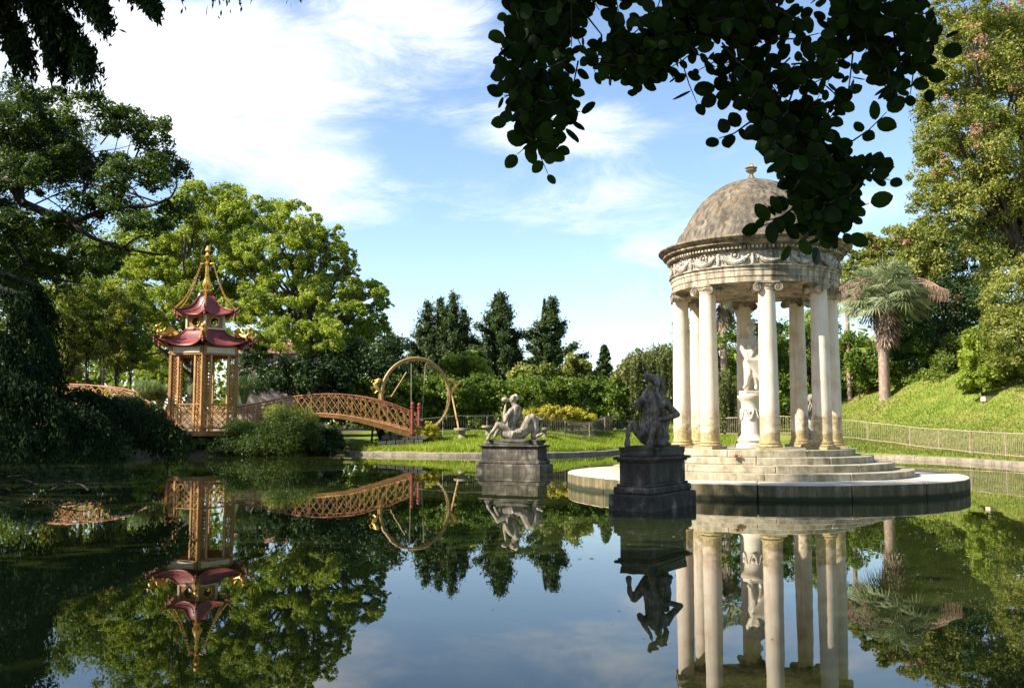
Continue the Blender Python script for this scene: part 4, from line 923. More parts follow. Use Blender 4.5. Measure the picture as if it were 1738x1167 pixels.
# ---------------------------------------------------------------- railings
def railing(name, label, pts, mt, hh=1.05, post=2.6, hoop=True, group=None):
    line = cr([(*p, 0) for p in pts], 8); root = thing(name, label, 'fence', (line[0].x, line[0].y, gz(line[0].x, line[0].y)), group)
    cum = [0]
    for a, b in zip(line, line[1:]): cum.append(cum[-1] + (b - a).length)
    def at(s_):
        i = min(max(np.searchsorted(cum, s_) - 1, 0), len(line) - 2); return line[i].lerp(line[i + 1], (s_ - cum[i]) / max(cum[i + 1] - cum[i], 1e-6))
    tot = cum[-1]; n = int(tot / .13); xsA = [at(i * tot / n) for i in range(n + 1)]
    zz = height(np.array([p.x for p in xsA]), np.array([p.y for p in xsA]))
    for i, p in enumerate(xsA): p.z = float(zz[i])
    mb = MB()
    for i, p in enumerate(xsA[:-1]):
        d = (xsA[i + 1] - p).normalized(); nrm = Vector((d.y, -d.x, 0)); nrm = nrm if nrm.y < 0 else -nrm
        b = p + Vector((0, 0, .06)); t = p + Vector((0, 0, hh - .2))
        if hoop:
            for q0, q1 in ((b, t), (t, t + nrm * .05 + Vector((0, 0, .11))), (t + nrm * .05 + Vector((0, 0, .11)), t + nrm * .15 + Vector((0, 0, .2)))): mb.bar(q0, q1, .02)
        else: mb.bar(b, p + Vector((0, 0, hh)), .014)
    prop(mb.build('pickets', mt, root), kind='stuff')
    top = [p + Vector((0, -.15 if hoop else 0, hh)) for p in xsA[::3]] ; MB().tube(top, .022, 5).build('top_rail', M['iron'] if hoop else mt, root)
    MB().tube([p + Vector((0, 0, .12)) for p in xsA[::3]], .018, 5).build('bottom_rail', mt, root)
    k = int(tot / post)
    for i in range(k + 1):
        p = at(i * tot / k); z = gz(p.x, p.y); MB().box((p.x, p.y, z + hh / 2 - .05), (.05, .05, hh + .1)).build('post', M['iron_pale'], root)
    return root
railing('metal_railing', 'dark railing with bent-over picket tops along the back of the lawn beyond the two tritons', FENCE[:8], M['iron'], post=2.4)
railing('metal_railing', 'thin rusty wire railing along the foot of the grassy hillside right of the temple', FENCE[8:], M['iron_pale'], hoop=False)
def table(px, py, Y, r, label):
    p = P(px, py, Y); z = gz(p.x, Y); t_ = thing('stone_table', label, 'table', (p.x, Y, z), 'round stone garden tables by the railing')
    MB().lathe([(r * .95, .42), (r, .44), (r, .54), (r * .96, .56)], 24, (p.x, Y, z)).build('table_top', M['kerb'], t_, bevel=0)
    MB().lathe([(r * .55, -.1), (r * .55, .05), (r * .4, .12), (r * .36, .3), (r * .5, .42)], 16, (p.x, Y, z)).build('pedestal', M['kerb'], t_, smooth=True)
table(784, 730, 51.2, .45, 'round stone table on the lawn just right of the ring swing prop')
table(828, 732, 51.6, .34, 'small round stone table by the railing directly left of the sunlit triton')
table(924, 733, 52.2, .34, 'small round stone table by the railing directly right of the sunlit triton')
bx = P(1673, 649, 52); z_ = gz(bx.x, 52); t_ = thing('utility_box', 'small pale concrete box in the grass at the top of the hillside', 'box', (bx.x, 52, z_))
MB().box((bx.x, 52, z_ + .1), (.5, .35, .25), .3).build('body', M['cream'], t_, bevel=.01); MB().box((bx.x, 52, z_ + .245), (.56, .41, .04), .3).build('lid', M['kerb'], t_, bevel=.008)

# ---------------------------------------------------------------- houses beyond the trees
def house(label, px0, px1, pytop, Y, depth, mt, win):
    a, b = P(px0, pytop, Y), P(px1, pytop, Y); cx, w, z1 = (a.x + b.x) / 2, b.x - a.x, a.z; rt = thing('house', label, 'house', (cx, Y + depth / 2, 0))
    w_ = MB().box((cx, Y + depth / 2, z1 / 2), (w, depth, z1)).build('wall', mt, rt)
    v = [(cx - w / 2 - .4, Y - .4, z1), (cx + w / 2 + .4, Y - .4, z1), (cx + w / 2 + .4, Y + depth + .4, z1), (cx - w / 2 - .4, Y + depth + .4, z1), (cx - w / 2 + 1, Y + depth / 2, z1 + 1.6), (cx + w / 2 - 1, Y + depth / 2, z1 + 1.6)]
    MB().add(v, [[0, 1, 5, 4], [1, 2, 5], [2, 3, 4, 5], [3, 0, 4], [3, 2, 1, 0]]).build('roof', M['tile'], rt)
    for r_ in range(2):
        for k in range(win):
            x = cx - w / 2 + w * (k + .5) / win; z = z1 * (.30 + .42 * r_)
            o = MB().box((x, Y - .03, z), (1.1, .12, 1.6)).build('window', M['cream'], rt); MB().box((x, Y - .10, z), (.8, .04, 1.3)).build('pane', M['glass'], o)
            MB().box((x, Y - .1, z - .85), (1.3, .2, .1)).build('sill', M['kerb'], o)
house('pale pink plastered house glimpsed through the trees right of the pagoda', 400, 520, 600, 84, 9, M['wall'], 4)
lw = thing('garden_wall', 'low pinkish rendered wall seen between slim stems left of the pagoda', 'wall', (-26, 66, 0))
MB().box((-27, 66, 1.4), (17, .35, 2.2)).build('wall_body', M['wall'], lw); MB().box((-27, 66, 2.55), (17.2, .5, .1)).build('coping', M['kerb'], lw, bevel=.02)

# ---------------------------------------------------------------- background trees
def fringe(cl, k, lo=.22, hi=.42, seed=1):
    r = random.Random(seed); out = []
    for _ in range(k):
        c = r.choice(cl); a, e = r.uniform(0, 6.28), r.uniform(-.4, 1.3); f_ = r.uniform(.95, 1.25); s_ = r.uniform(lo, hi)
        out.append((c[0] + c[3] * f_ * math.cos(a) * math.cos(e), c[1] + c[4] * f_ * math.sin(a) * math.cos(e), c[2] + c[5] * f_ * math.sin(e), c[3] * s_, c[4] * s_, c[5] * s_))
    return cl + out
def gp(px, Y): p = P(px, 700, Y); return Vector((p.x, Y, gz(p.x, Y)))
# big bright tree right of the pagoda
cl = px_clumps(62, [(440, 370, 45, 34), (500, 375, 30, 32), (395, 390, 40, 40), (520, 425, 45, 35), (560, 410, 20, 22), (590, 440, 16, 18), (470, 440, 55, 40), (420, 455, 40, 40), (560, 480, 50, 35), (610, 500, 40, 24), (645, 497, 14, 10),
    (500, 510, 55, 40), (590, 545, 50, 30), (640, 560, 22, 28), (540, 575, 45, 30, -3.5), (470, 575, 48, 32, -4), (430, 530, 40, 40), (600, 600, 40, 30), (535, 385, 14, 24), (575, 395, 9, 12)], 2.2, seed=2)
make_tree('broadleaf_tree', 'broad bright green tree with layered cloudy foliage rising behind the arched footbridge', 'tree', gp(505, 64), fringe(cl, 70), 175000, .19, 'leaf_bright', r=.5, fork=.32, sub=30, spread=.17, shell=.7, split=True)
cl = px_clumps(66, [(345, 345, 48, 30), (385, 340, 35, 28), (310, 380, 45, 42), (360, 400, 50, 45), (300, 450, 50, 45), (260, 480, 45, 50), (390, 450, 40, 40), (240, 560, 35, 45, -3), (250, 430, 40, 35), (215, 500, 30, 40), (280, 530, 40, 40), (330, 500, 45, 45), (235, 610, 30, 30, -4), (390, 520, 35, 40), (310, 590, 40, 35), (300, 395, 30, 30)], 2.2, seed=4)
make_tree('broadleaf_tree', 'tall yellow green tree filling the view directly behind the pagoda spire', 'tree', gp(330, 67), fringe(cl, 60), 140000, .2, 'leaf_bright', r=.5, fork=.35, sub=30, spread=.18, shell=.7, split=True)
# dark understory behind the bridge
cl = px_clumps(59, [(600, 620, 50, 40), (550, 640, 55, 35), (500, 640, 50, 35), (640, 640, 45, 35), (460, 650, 35, 28), (430, 610, 30, 30), (660, 600, 25, 30), (590, 680, 40, 35), (540, 700, 40, 30)], 1.2, seed=6)
make_tree('shade_tree', 'dense dark low tree mass under the bright crown behind the arched footbridge', 'tree', gp(655, 62), cl, 42000, .22, 'leaf_dark', bark='darkbark', r=.3, fork=.4, sub=20)
cl = px_clumps(75, [(130, 520, 70, 60), (60, 560, 60, 70), (190, 470, 60, 60), (20, 480, 60, 70), (120, 430, 70, 50), (230, 400, 50, 50), (60, 640, 60, 40), (170, 590, 60, 50), (-60, 520, 60, 90)], 2, seed=8)
make_tree('broadleaf_tree', 'large mid green tree standing far behind the slim stems left of the pagoda', 'tree', gp(110, 76), cl, 60000, .28, 'leaf_mid', r=.5, fork=.35, sub=22, split=True)
# slim stemmed young trees with turning leaves
slim = [(118, 520, 1), (146, 505, 0), (172, 515, 0), (198, 525, 1), (222, 520, 0), (104, 560, 1)]
for k, (px, pt, kind) in enumerate(slim):
    Yk = 57 + (k * 37 % 5)
    cl = px_clumps(Yk, [(px + random.uniform(-8, 8), pt - 20 + j * 27, 20, 17) for j in range(5)], .5, seed=20 + k)
    pos = ['leftmost but one, by the cedar', 'second', 'middle', 'fourth', 'nearest the pagoda', 'nearest the dark cedar'][k]
    lab = ['slim young tree with reddish leaves, leftmost but one in the row left of the pagoda', 'slim young green tree, third from the left in the row left of the pagoda', 'slim young green tree in the middle right of the row left of the pagoda',
           'slim young tree with reddish leaves, second from the pagoda in the row of stems', 'slim young green tree standing nearest the pagoda in the row of stems', 'slim young tree with reddish leaves, leftmost of the row beside the dark cedar'][k]
    make_tree('young_tree', lab, 'tree', gp(px, Yk), cl, 6500, .2, 'leaf_autumn' if kind else 'leaf_mid', bark='darkbark', r=.09, fork=.3, sub=10, spread=.4, group='slim young trees left of the pagoda')
# wood closing the view beyond everything
def wood():
    P_, O_ = [], []
    for k in range(46):
        az = R(-40 + 80 * k / 45); d = 108 + 12 * math.sin(k * 2.3); x, y = d * math.sin(az), d * math.cos(az); h_ = (3.2 + 1.3 * math.sin(k * 1.7)) * (1 if abs(k - 26) < 9 else 1.9)
        p, o = clump_pts([(x, y, 2.0 + h_ * .4, 5.5, 4, h_)], 1300, sub=16, shell=.75); P_.append(p); O_.append(o)
    return np.concatenate(P_), np.concatenate(O_)
p, o = wood(); prop(leaf_quads(p, o, .7, .6, .8, 0, M['leaf_mid'], 'distant_wood'), 'far green wood closing the horizon behind all the garden trees', 'wood', kind='stuff')

# conifers
def conifer(label, px, pytop, Y, halfw, n, lean=0, tops=None, ragged=.35, group='dark cypresses on the skyline', name='cypress_tree', cat='tree', leafm='needle', dens=1):
    base = gp(px, Y); root = thing(name, label, cat, base, group); Pn, On = [], []
    for (tx, ty, hw) in (tops or [(px, pytop, halfw)]):
        top = P(tx, ty, Y); b = P(tx, 700, Y); hh = top.z - base.z; wv = hw * S(Y); nb = int(58 * dens)
        for j in range(nb):
            u = (j + .5) / nb; z = base.z + hh * (.04 + .96 * u); a = j * 2.399 + random.uniform(-.5, .5)
            ln = wv * 1.55 * (1 - u) ** 1.0 * (1 + ragged * random.uniform(-1, .9)) + .16; k = max(6, int(n * (ln / wv + .1) / nb / .55 / len(tops or [1])))
            t = rng.random((k, 1)) ** .65; cx = b.x + (top.x - b.x) * u + lean * S(Y) * u * u
            d = np.array([math.cos(a), math.sin(a), .55]); q = np.array([cx, Y, z]) + d * ln * t + rng.normal(size=(k, 3)) * np.array([.17, .17, .16]) * (.35 + .6 * t) * wv * .5
            Pn.append(q); On.append(rng.normal(size=(k, 3)) * .6 + d)
        # core
        k = n // 6; t = rng.random((k, 1)); a = rng.random((k, 1)) * 6.28; rr = wv * .5 * (1 - t) ** .8 * rng.random((k, 1)) ** .5
        Pn.append(np.concatenate([b.x + (top.x - b.x) * t + rr * np.cos(a), Y + rr * np.sin(a), base.z + hh * t], 1)); On.append(rng.normal(size=(k, 3)))
    p, o = np.concatenate(Pn), np.concatenate(On); o /= np.linalg.norm(o, axis=1)[:, None]
    leaf_quads(p, o, .34, .3, .5, -.9, M[leafm], 'crown', root); tp = P((tops or [(px, pytop, 0)])[0][0], pytop, Y)
    MB().tube([base - Vector((0, 0, .3)), base.lerp(Vector((tp.x, tp.y, tp.z)), .5), Vector((tp.x, tp.y, tp.z - .5))], [.28, .16, .03], 8).build('trunk', M['darkbark'], root, smooth=True); return root
conifer('broad cypress with several leading tops, left of the three on the skyline', 750, 505, 85, 30, 46000, tops=[(726, 512, 46), (748, 508, 48), (770, 498, 50), (788, 528, 40), (714, 556, 40), (758, 530, 60)])
conifer('tall dark cypress with a leaning tip, middle of the three on the skyline', 841, 500, 84, 56, 26000, lean=10, ragged=.5)
conifer('narrow dark cypress with a ragged tip, right of the three on the skyline', 924, 508, 82, 50, 22000, lean=14, ragged=.6)
conifer('bushy half-hidden conifer at the foot of the broad cypress, by the golden ring', 662, 568, 78, 42, 12000, ragged=.5)
conifer('small companion cypress leaning on the right side of the middle cypress', 870, 560, 86, 30, 9000)
conifer('slender short cypress standing alone left of the weeping tree', 1026, 588, 80, 20, 8000, ragged=.3)
# hedge behind the railing
hl = []
for k in range(30):
    px = 615 + k * 15.2; hl.append((px, 668 + 6 * math.sin(k * 1.3) + (4 if k > 20 else 0), 20, 24 + 3 * math.sin(k * 2.1)))
cl = px_clumps(59.5, hl, .8, seed=31); cl2 = px_clumps(60, [(620 + k * 22, 706, 22, 26) for k in range(20)], .6, seed=32)
root = thing('laurel_hedge', 'long high laurel hedge with sunlit tops running behind the dark railing and ring swing', 'hedge', gp(820, 60))
p, o = clump_pts(cl + cl2, 95000, sub=14, spread=.34, shell=.7); leaf_quads(p, o, .2, .5, .8, 0, M['leaf_laurel'], 'foliage', root)
mb = MB()
for k in range(14):
    b_ = gp(630 + k * 31, 60.5); mb.tube([b_ - Vector((0, 0, .2)), b_ + Vector((random.uniform(-.3, .3), 0, 2.2))], [.09, .05], 5)
mb.build('stems', M['darkbark'], root)
def shrub(label, Y, lst, n, size, m_, seed, name='shrub', group=None, aspect=.5, depth=.6, spread=.36, sub=12, r=.06):
    cl = px_clumps(Y, lst, depth, seed=seed); px = sum(c[0] for c in lst) / len(lst)
    return make_tree(name, label, 'shrub', gp(px, Y), cl, n, size, m_, bark='darkbark', r=r, fork=.2, sub=sub, spread=spread, group=group, aspect=aspect)
shrub('pale yellow green leafy shrub topping the hedge between the ring swing and cypresses', 66, [(770, 622, 22, 16), (795, 612, 18, 14), (812, 630, 20, 14), (752, 634, 14, 10)], 14000, .28, 'leaf_bright', 41)
shrub('feathery light green shrub topping the hedge under the right-hand cypress', 66, [(890, 640, 24, 16), (920, 634, 24, 14), (950, 642, 20, 14)], 12000, .24, 'leaf_oak', 42)
shrub('thin pale green small tree left of the slender cypress', 68, [(975, 622, 16, 18), (990, 634, 18, 16), (965, 640, 14, 14), (1000, 648, 18, 14)], 9000, .22, 'leaf_oak', 43)
shrub('low spreading yellow shrub behind the railing, right of the pale triton', 57.2, [(900 + 16 * k, 708 - 5 * math.sin(k * .55), 14, 13) for k in range(7)], 18000, .13, 'leaf_yellow', 44, depth=.4)
shrub('small round yellow shrub on the lawn beside the red bridge posts', 51.0, [(712, 735, 9, 8), (728, 728, 11, 11), (740, 736, 8, 8), (722, 738, 10, 7)], 9000, .085, 'leaf_yellow', 45, depth=.25)
shrub('dark green shrub at the end of the hedge under the weeping tree', 60, [(1010, 700, 24, 26), (1040, 715, 24, 22), (1065, 700, 22, 26)], 14000, .18, 'leaf_laurel', 46)
# weeping tree
def weeper(label, Y, domes, nst, px, pbase, low):
    base = gp(px, Y); root = thing('weeping_tree', label, 'tree', base, 'weeping trees beside the temple'); Pn, On = [], []; mb = MB()
    fk = P(px, pbase, Y); limb(mb, base - Vector((0, 0, .3)), fk, .28, .18, .05, 6, 9)
    for (dx, dy, rx, drop) in domes:
        c = P(dx, dy, Y); limb(mb, fk, c, .14, .05, .1)
        for j in range(nst):
            a = random.uniform(0, 6.28); rr = rx * S(Y) * math.sqrt(random.random()); x0, y0 = c.x + rr * math.cos(a), Y + rr * math.sin(a); z0 = c.z - .85 * (rr / (rx * S(Y))) ** 2.2 * rx * S(Y) + random.uniform(-.15, .15)
            ln = min(drop * S(Y) * random.uniform(.12, 1.0) ** 1.2, z0 - low); k = max(8, int(ln * 34)); t = rng.random((k, 1))
            sway = random.uniform(-.15, .15); Pn.append(np.array([x0, y0, z0]) + np.concatenate([sway * t * ln * .3 + (x0 - c.x) * .12 * t, (y0 - Y) * .12 * t, -t * ln], 1) + rng.normal(size=(k, 3)) * .055); On.append(rng.normal(size=(k, 3)))
    p, o = np.concatenate(Pn), np.concatenate(On); o /= np.linalg.norm(o, axis=1)[:, None]
    leaf_quads(p, o, .17, .42, .5, 1.6, M['leaf_weep'], 'crown', root); mb.build('trunk', M['darkbark'], root, smooth=True)
weeper('domed weeping tree trailing curtains of leaves between the nearer triton and the temple', 60, [(1085, 592, 34, 110), (1120, 584, 40, 125), (1060, 620, 24, 90), (1095, 600, 30, 120), (1145, 596, 36, 120), (1130, 640, 40, 80)], 120, 1108, 640, 1.0)
weeper('darker weeping tree seen between the left-hand temple columns', 56, [(1220, 625, 34, 110), (1195, 640, 30, 100), (1245, 640, 28, 95)], 130, 1226, 660, 1.0)
# trees behind the temple and on the hill
def htree(label, Y, lst, n, size, m_, seed, px=None, r=.35, name='holm_oak', group='evergreen trees crowding the hillside', dry=0, depth=2.0, spread=.26):
    cl = px_clumps(Y, lst, depth, seed=seed); px = px or sum(c[0] for c in lst) / len(lst)
    rt = make_tree(name, label, 'tree', gp(px, Y + 1), fringe(cl, len(cl)), n, size, m_, r=r, fork=.3, sub=26, spread=spread, group=group, shell=.68)
    if dry:
        d = [c for c in cl[::2]][:dry]; dd = [(c[0] - c[3] * .3, c[1] - c[4] * .85, c[2] - c[5] * .2, c[3] * .35, c[4] * .25, c[5] * .55) for c in d]
        p, o = clump_pts(dd, dry * 380, sub=5, spread=.3); leaf_quads(p, o, size * .95, .4, .6, .8, M['leaf_dry'], 'dry_leaves', rt)
    return rt
htree('dark leafy evergreen behind the temple columns, between the two palms', 64, [(1180, 590, 40, 34), (1250, 575, 45, 32), (1310, 585, 40, 36), (1360, 580, 40, 38), (1400, 560, 30, 40), (1290, 640, 50, 45), (1360, 650, 50, 45), (1410, 630, 35, 45), (1210, 650, 40, 45), (1320, 700, 60, 35), (1240, 700, 50, 30)], 60000, .22, 'leaf_laurel', 51)
htree('rounded evergreen with a pale crown just right of the temple cornice, behind the fan palm', 66, [(1490, 425, 26, 22), (1530, 410, 36, 24), (1580, 405, 40, 30), (1460, 455, 26, 24), (1620, 430, 40, 40), (1560, 460, 50, 36), (1500, 470, 40, 30), (1600, 500, 45, 40), (1450, 500, 25, 30)], 62000, .24, 'leaf_oak', 52, dry=2)
htree('huge evergreen leaning in from the right edge with brown dry patches hanging in it', 54, [(1610, 190, 44, 60), (1650, 90, 60, 62), (1710, 40, 70, 60), (1720, 150, 70, 75), (1600, 285, 46, 46), (1660, 240, 60, 60), (1580, 325, 28, 26), (1690, 330, 70, 60), (1625, 350, 42, 40), (1750, 250, 60, 80), (1760, 100, 70, 90), (1640, 10, 40, 40), (1700, 410, 55, 45), (1800, 350, 70, 80), (1740, 440, 60, 50), (1620, 120, 26, 26)], 150000, .2, 'leaf_oak', 53, px=1780, r=.7, dry=6, depth=1.8)
htree('dark ivy-hung evergreen filling the hollow left of the right-hand foliage wall', 62, [(1560, 530, 40, 40), (1620, 520, 50, 45), (1650, 450, 45, 45), (1600, 590, 45, 45), (1550, 610, 40, 40), (1680, 520, 45, 50)], 42000, .22, 'leaf_dark', 54, dry=2)
htree('olive green evergreen shrubby tree at the right edge above the grass bank', 50, [(1720, 500, 34, 42), (1735, 570, 40, 46), (1700, 560, 26, 40), (1745, 620, 34, 30), (1700, 605, 24, 26), (1780, 520, 50, 70)], 42000, .15, 'leaf_oak', 55, px=1750, r=.2, depth=1.2)
for k, (lab, Y, lst, mt_) in enumerate([
    ('glossy leaved shrub under the fan palm crown, right of its trunk', 61, [(1545, 610, 26, 30), (1570, 640, 26, 24), (1530, 645, 20, 26), (1560, 580, 22, 24)], 'leaf_laurel'),
    ('bright broad leaved shrub immediately left of the fan palm trunk', 62, [(1470, 620, 24, 34), (1450, 650, 22, 30), (1480, 655, 18, 22), (1440, 600, 18, 30)], 'leaf_laurel'),
    ('mid green shrub along the top of the grass bank, centre of the hollow', 58, [(1620, 600, 30, 30), (1600, 635, 28, 22), (1640, 625, 24, 22)], 'leaf_mid'),
    ('yellowish green shrub spilling over the bank below the right-edge tree', 53, [(1670, 590, 24, 30), (1660, 620, 20, 18), (1690, 625, 24, 16), (1670, 640, 22, 14), (1650, 645, 18, 12)], 'leaf_bright')]):
    shrub(lab, Y, lst, 17000, .2, mt_, 60 + k, group='shrubs at the top of the grass bank', name='shrub', depth=.9)

# ---------------------------------------------------------------- palms
def palm(label, px, pyb, pyc, Y, tw_, rf, nf, skirt, seed, dead=.35, plume=False):
    r_ = random.Random(seed); base = gp(px, Y); c = P(px, pyc, Y); root = thing('fan_palm', label, 'palm tree', base, 'fan palms')
    pts = [base.lerp(c, i / 8) for i in range(9)]; pts[0] = pts[0] - Vector((0, 0, .4)); w = tw_ * S(Y)
    mb = MB(); n = int((c.z - base.z) / .22); prof = []
    for i in range(n): z = (c.z - base.z) * i / n; prof += [(w * (.54 - .1 * i / n), z), (w * (.5 - .1 * i / n), z + .12)]
    mb.lathe([(w * .62, -.4)] + prof, 14, base); mb.build('trunk', M['palmbark'], root, smooth=True)
    def frond(name, d, ln, fr, mt_):
        d = d.normalized(); mb = MB(); st_ = c + d * .15; tip = st_ + d * ln * .55 + Vector((0, 0, -.06 * ln)); mb.tube([st_, st_.lerp(tip, .5) + Vector((0, 0, .05)), tip], [.035, .028, .02], 4)
        x, y = frame_for(d); rollv = r_.uniform(-.5, .5); x, y = x * math.cos(rollv) + y * math.sin(rollv), y * math.cos(rollv) - x * math.sin(rollv)
        for i in range(26):
            a = R(-120 + 240 * i / 25); dd = d * math.cos(a) + x * math.sin(a); e = tip + dd * fr * r_.uniform(.85, 1.05) + Vector((0, 0, -.28 * fr * r_.uniform(.3, 1.5))); m_ = tip + dd * fr * .5
            s_ = y * .03 + (x * math.cos(a) - d * math.sin(a)) * .045
            mb.add([tip, m_ + s_, e, m_ - s_], [[0, 1, 2, 3]])
        return mb.build(name, mt_, root)
    for i in range(nf):
        a = r_.uniform(0, 6.28); el = r_.uniform(-.55, 1.35); frond('frond', Vector((math.cos(a) * math.cos(el), math.sin(a) * math.cos(el), math.sin(el))), rf * .9, rf * .62, M['palm_leaf'])
    # skirt of dead fronds clasping the trunk
    mb = MB()
    for i in range(skirt):
        a = r_.uniform(0, 6.28); z = c.z - r_.uniform(.1, 1) * rf * 1.0; o_ = Vector((math.cos(a), math.sin(a), 0)); b0 = Vector((c.x, c.y, z)) + o_ * w * .4; bl = (.55 if z > c.z - rf * .7 else .36) * rf * .5
        t_ = o_.cross(Vector((0, 0, 1)))
        for q in range(7):
            e = b0 + o_ * bl * r_.uniform(.5, 1) + t_ * (q - 3) * .09 * rf * .5 + Vector((0, 0, -.5 * rf * r_.uniform(.35, .75))); m_ = b0.lerp(e, .5) + o_ * .08
            mb.add([b0, m_ + t_ * .05, e, m_ - t_ * .05], [[0, 1, 2, 3]])
    prop(mb.build('frond_skirt', M['palm_dead'], root), kind='stuff')
    if plume:
        for i in range(11):
            a = r_.uniform(-.9, 1.0) if i < 7 else math.pi + r_.uniform(-.6, .6); d = Vector((math.cos(a), math.sin(a) * .6 - .2, .0)).normalized(); mb = MB(); ln = rf * r_.uniform(1.0, 1.6); r_up = r_.uniform(.6, 1.5)
            pts = [c + d * ln * u + Vector((0, 0, rf * (r_up * u - (r_up + .12) * u * u) + .3)) for u in (0, .2, .4, .6, .8, 1)]; mb.tube(pts, [.05, .045, .04, .03, .025, .015], 5)
            for q in range(110):
                u = r_.uniform(.35, 1); j = min(int(u * 5), 4); b0 = pts[j].lerp(pts[j + 1], u * 5 - j); e = b0 + Vector((r_.uniform(-.25, .25), r_.uniform(-.2, .2), -r_.uniform(.2, .95) * (.5 + .5 * math.sin(u * 9)))); sx = Vector((.022, 0, 0))
                mb.add([b0 - sx, b0 + sx, e + sx * .6, e - sx * .6], [[0, 1, 2, 3]])
            mb.build('flower_plume', M['plume'], root)
palm('tall blue grey fan palm with drooping flower plumes on the hillside right of the temple', 1503, 678, 502, 60, 18, 2.85, 58, 170, 3, plume=True)
palm('fan palm with a shaggy brown skirt glimpsed between the left temple columns', 1230, 640, 505, 62, 13, 1.9, 24, 110, 5)
palm('small old fan palm with hanging dry plumes between the temple and the tall palm', 1443, 600, 498, 63, 8, 1.3, 16, 60, 7, plume=True)

# ---------------------------------------------------------------- left bank foliage
shrub('dark feathery juniper leaning over the water in front of the pagoda steps', 48.6, [(405, 728, 26, 12), (478, 718, 34, 16), (438, 742, 40, 17), (500, 730, 34, 24), (392, 757, 36, 12), (455, 757, 45, 14), (515, 752, 26, 16)], 46000, .15, 'leaf_camphor', 71, aspect=.22, depth=.7, spread=.45, sub=16)
shrub('olive green tamarisk bush sprawling across the left end of the footbridge', 48.9, [(478, 698, 26, 10), (503, 706, 22, 12), (520, 720, 18, 16)], 11000, .14, 'leaf_oak', 72, aspect=.2, depth=.4, spread=.5)
shrub('low dark bush overhanging the shore beneath the pagoda floor', 48.2, [(300, 755, 30, 14), (335, 758, 30, 12), (270, 745, 26, 16), (250, 725, 24, 18), (230, 750, 26, 16)], 18000, .15, 'leaf_mid', 73, depth=.6)
for k, (lab, Y, lst, nn, sz) in enumerate([
    ('black green bush at the waterline under the drooping cedar boughs', 44, [(60, 760, 50, 30), (130, 765, 45, 26), (10, 740, 50, 40), (190, 762, 40, 22)], 26000, .16),
    ('dark bush filling the bank between the cedar and the second footbridge', 49.5, [(120, 720, 50, 26), (190, 725, 45, 24), (60, 700, 50, 36), (240, 735, 30, 20), (280, 742, 24, 18)], 26000, .17),
    ('feathery dark juniper hiding the middle of the second footbridge', 49.6, [(215, 690, 26, 16), (245, 700, 24, 16), (270, 712, 20, 16), (195, 700, 24, 18)], 15000, .15),
    ('dark ivy bank hanging over the shore below the arched footbridge', 50.0, [(545, 758, 22, 12), (570, 750, 14, 12), (560, 735, 18, 12)], 7000, .14)]):
    shrub(lab, Y, lst, nn, sz, 'leaf_dark', 170 + k, depth=.7)
# park trees on the bank left of the view; they throw the shade that lies on the left of the pond
for k, (x, y, z, r_, h_) in enumerate([(-30, 17, 9, 4.5, 4.5), (-33, 26, 10, 5, 5), (-36, 37, 10, 5, 4.5), (-25, 8, 9, 4.5, 4.0), (-34, 45, 8, 4, 4), (-17.5, 3, 11.5, 4.6, 4.5), (-22, 11.5, 12.5, 5, 5)]):
    cl = [(x + random.uniform(-1, 1) * r_ * .6, y + random.uniform(-1, 1) * r_ * .6, z + random.uniform(-.6, .9) * h_, r_ * .6, r_ * .6, h_ * .45) for _ in range(9)]
    make_tree('bank_tree', ['round green tree', 'tall spreading green tree', 'dense green tree', 'broad low green tree', 'small bushy tree', 'tall oval tree nearest the viewer', 'high crowned tree behind the near cedar'][k] + ' on the left bank beyond the picture edge', 'tree', (x, y, gz(x, y)), cl, 15000, .42, 'leaf_mid', r=.4, group='shade trees on the left bank')
def tuft(label, px, py, Y, h_, n, spread=.35):
    p = P(px, py, Y); z = gz(p.x, Y); z = max(z, p.z); root = thing('pampas_grass', label, 'ornamental grass', (p.x, Y, z), 'tall grass clumps round the pagoda'); mb = MB()
    for i in range(n):
        a = random.uniform(0, 6.28); o_ = Vector((math.cos(a), math.sin(a), 0)); rr = h_ * random.uniform(.25, .75); b0 = Vector((p.x, Y, z)) + o_ * random.uniform(0, .2); hh = h_ * random.uniform(.6, 1.05); s_ = o_.cross(Vector((0, 0, 1))) * .015
        m1 = b0 + o_ * rr * .3 + Vector((0, 0, hh * .7)); m2 = b0 + o_ * rr * .65 + Vector((0, 0, hh)); e = b0 + o_ * rr * 1.15 + Vector((0, 0, hh * .75))
        mb.add([b0 - s_, b0 + s_, m1 + s_, m1 - s_, m2 + s_ * .7, m2 - s_ * .7, e], [[0, 1, 2, 3], [3, 2, 4, 5], [5, 4, 6]])
    mb.build('blades', M['reed'], root); return root
tuft('tall grass clump left of the pagoda at the cedar bough tip', 248, 690, 52, 1.5, 420); tuft('second tall grass clump touching the pagoda left side', 272, 690, 53, 1.3, 320); tuft('tall pale grass clump right of the pagoda behind the bridge rail', 412, 685, 53.5, 1.6, 420); tuft('grass clump showing through the pagoda posts', 340, 690, 54, 1.4, 320)

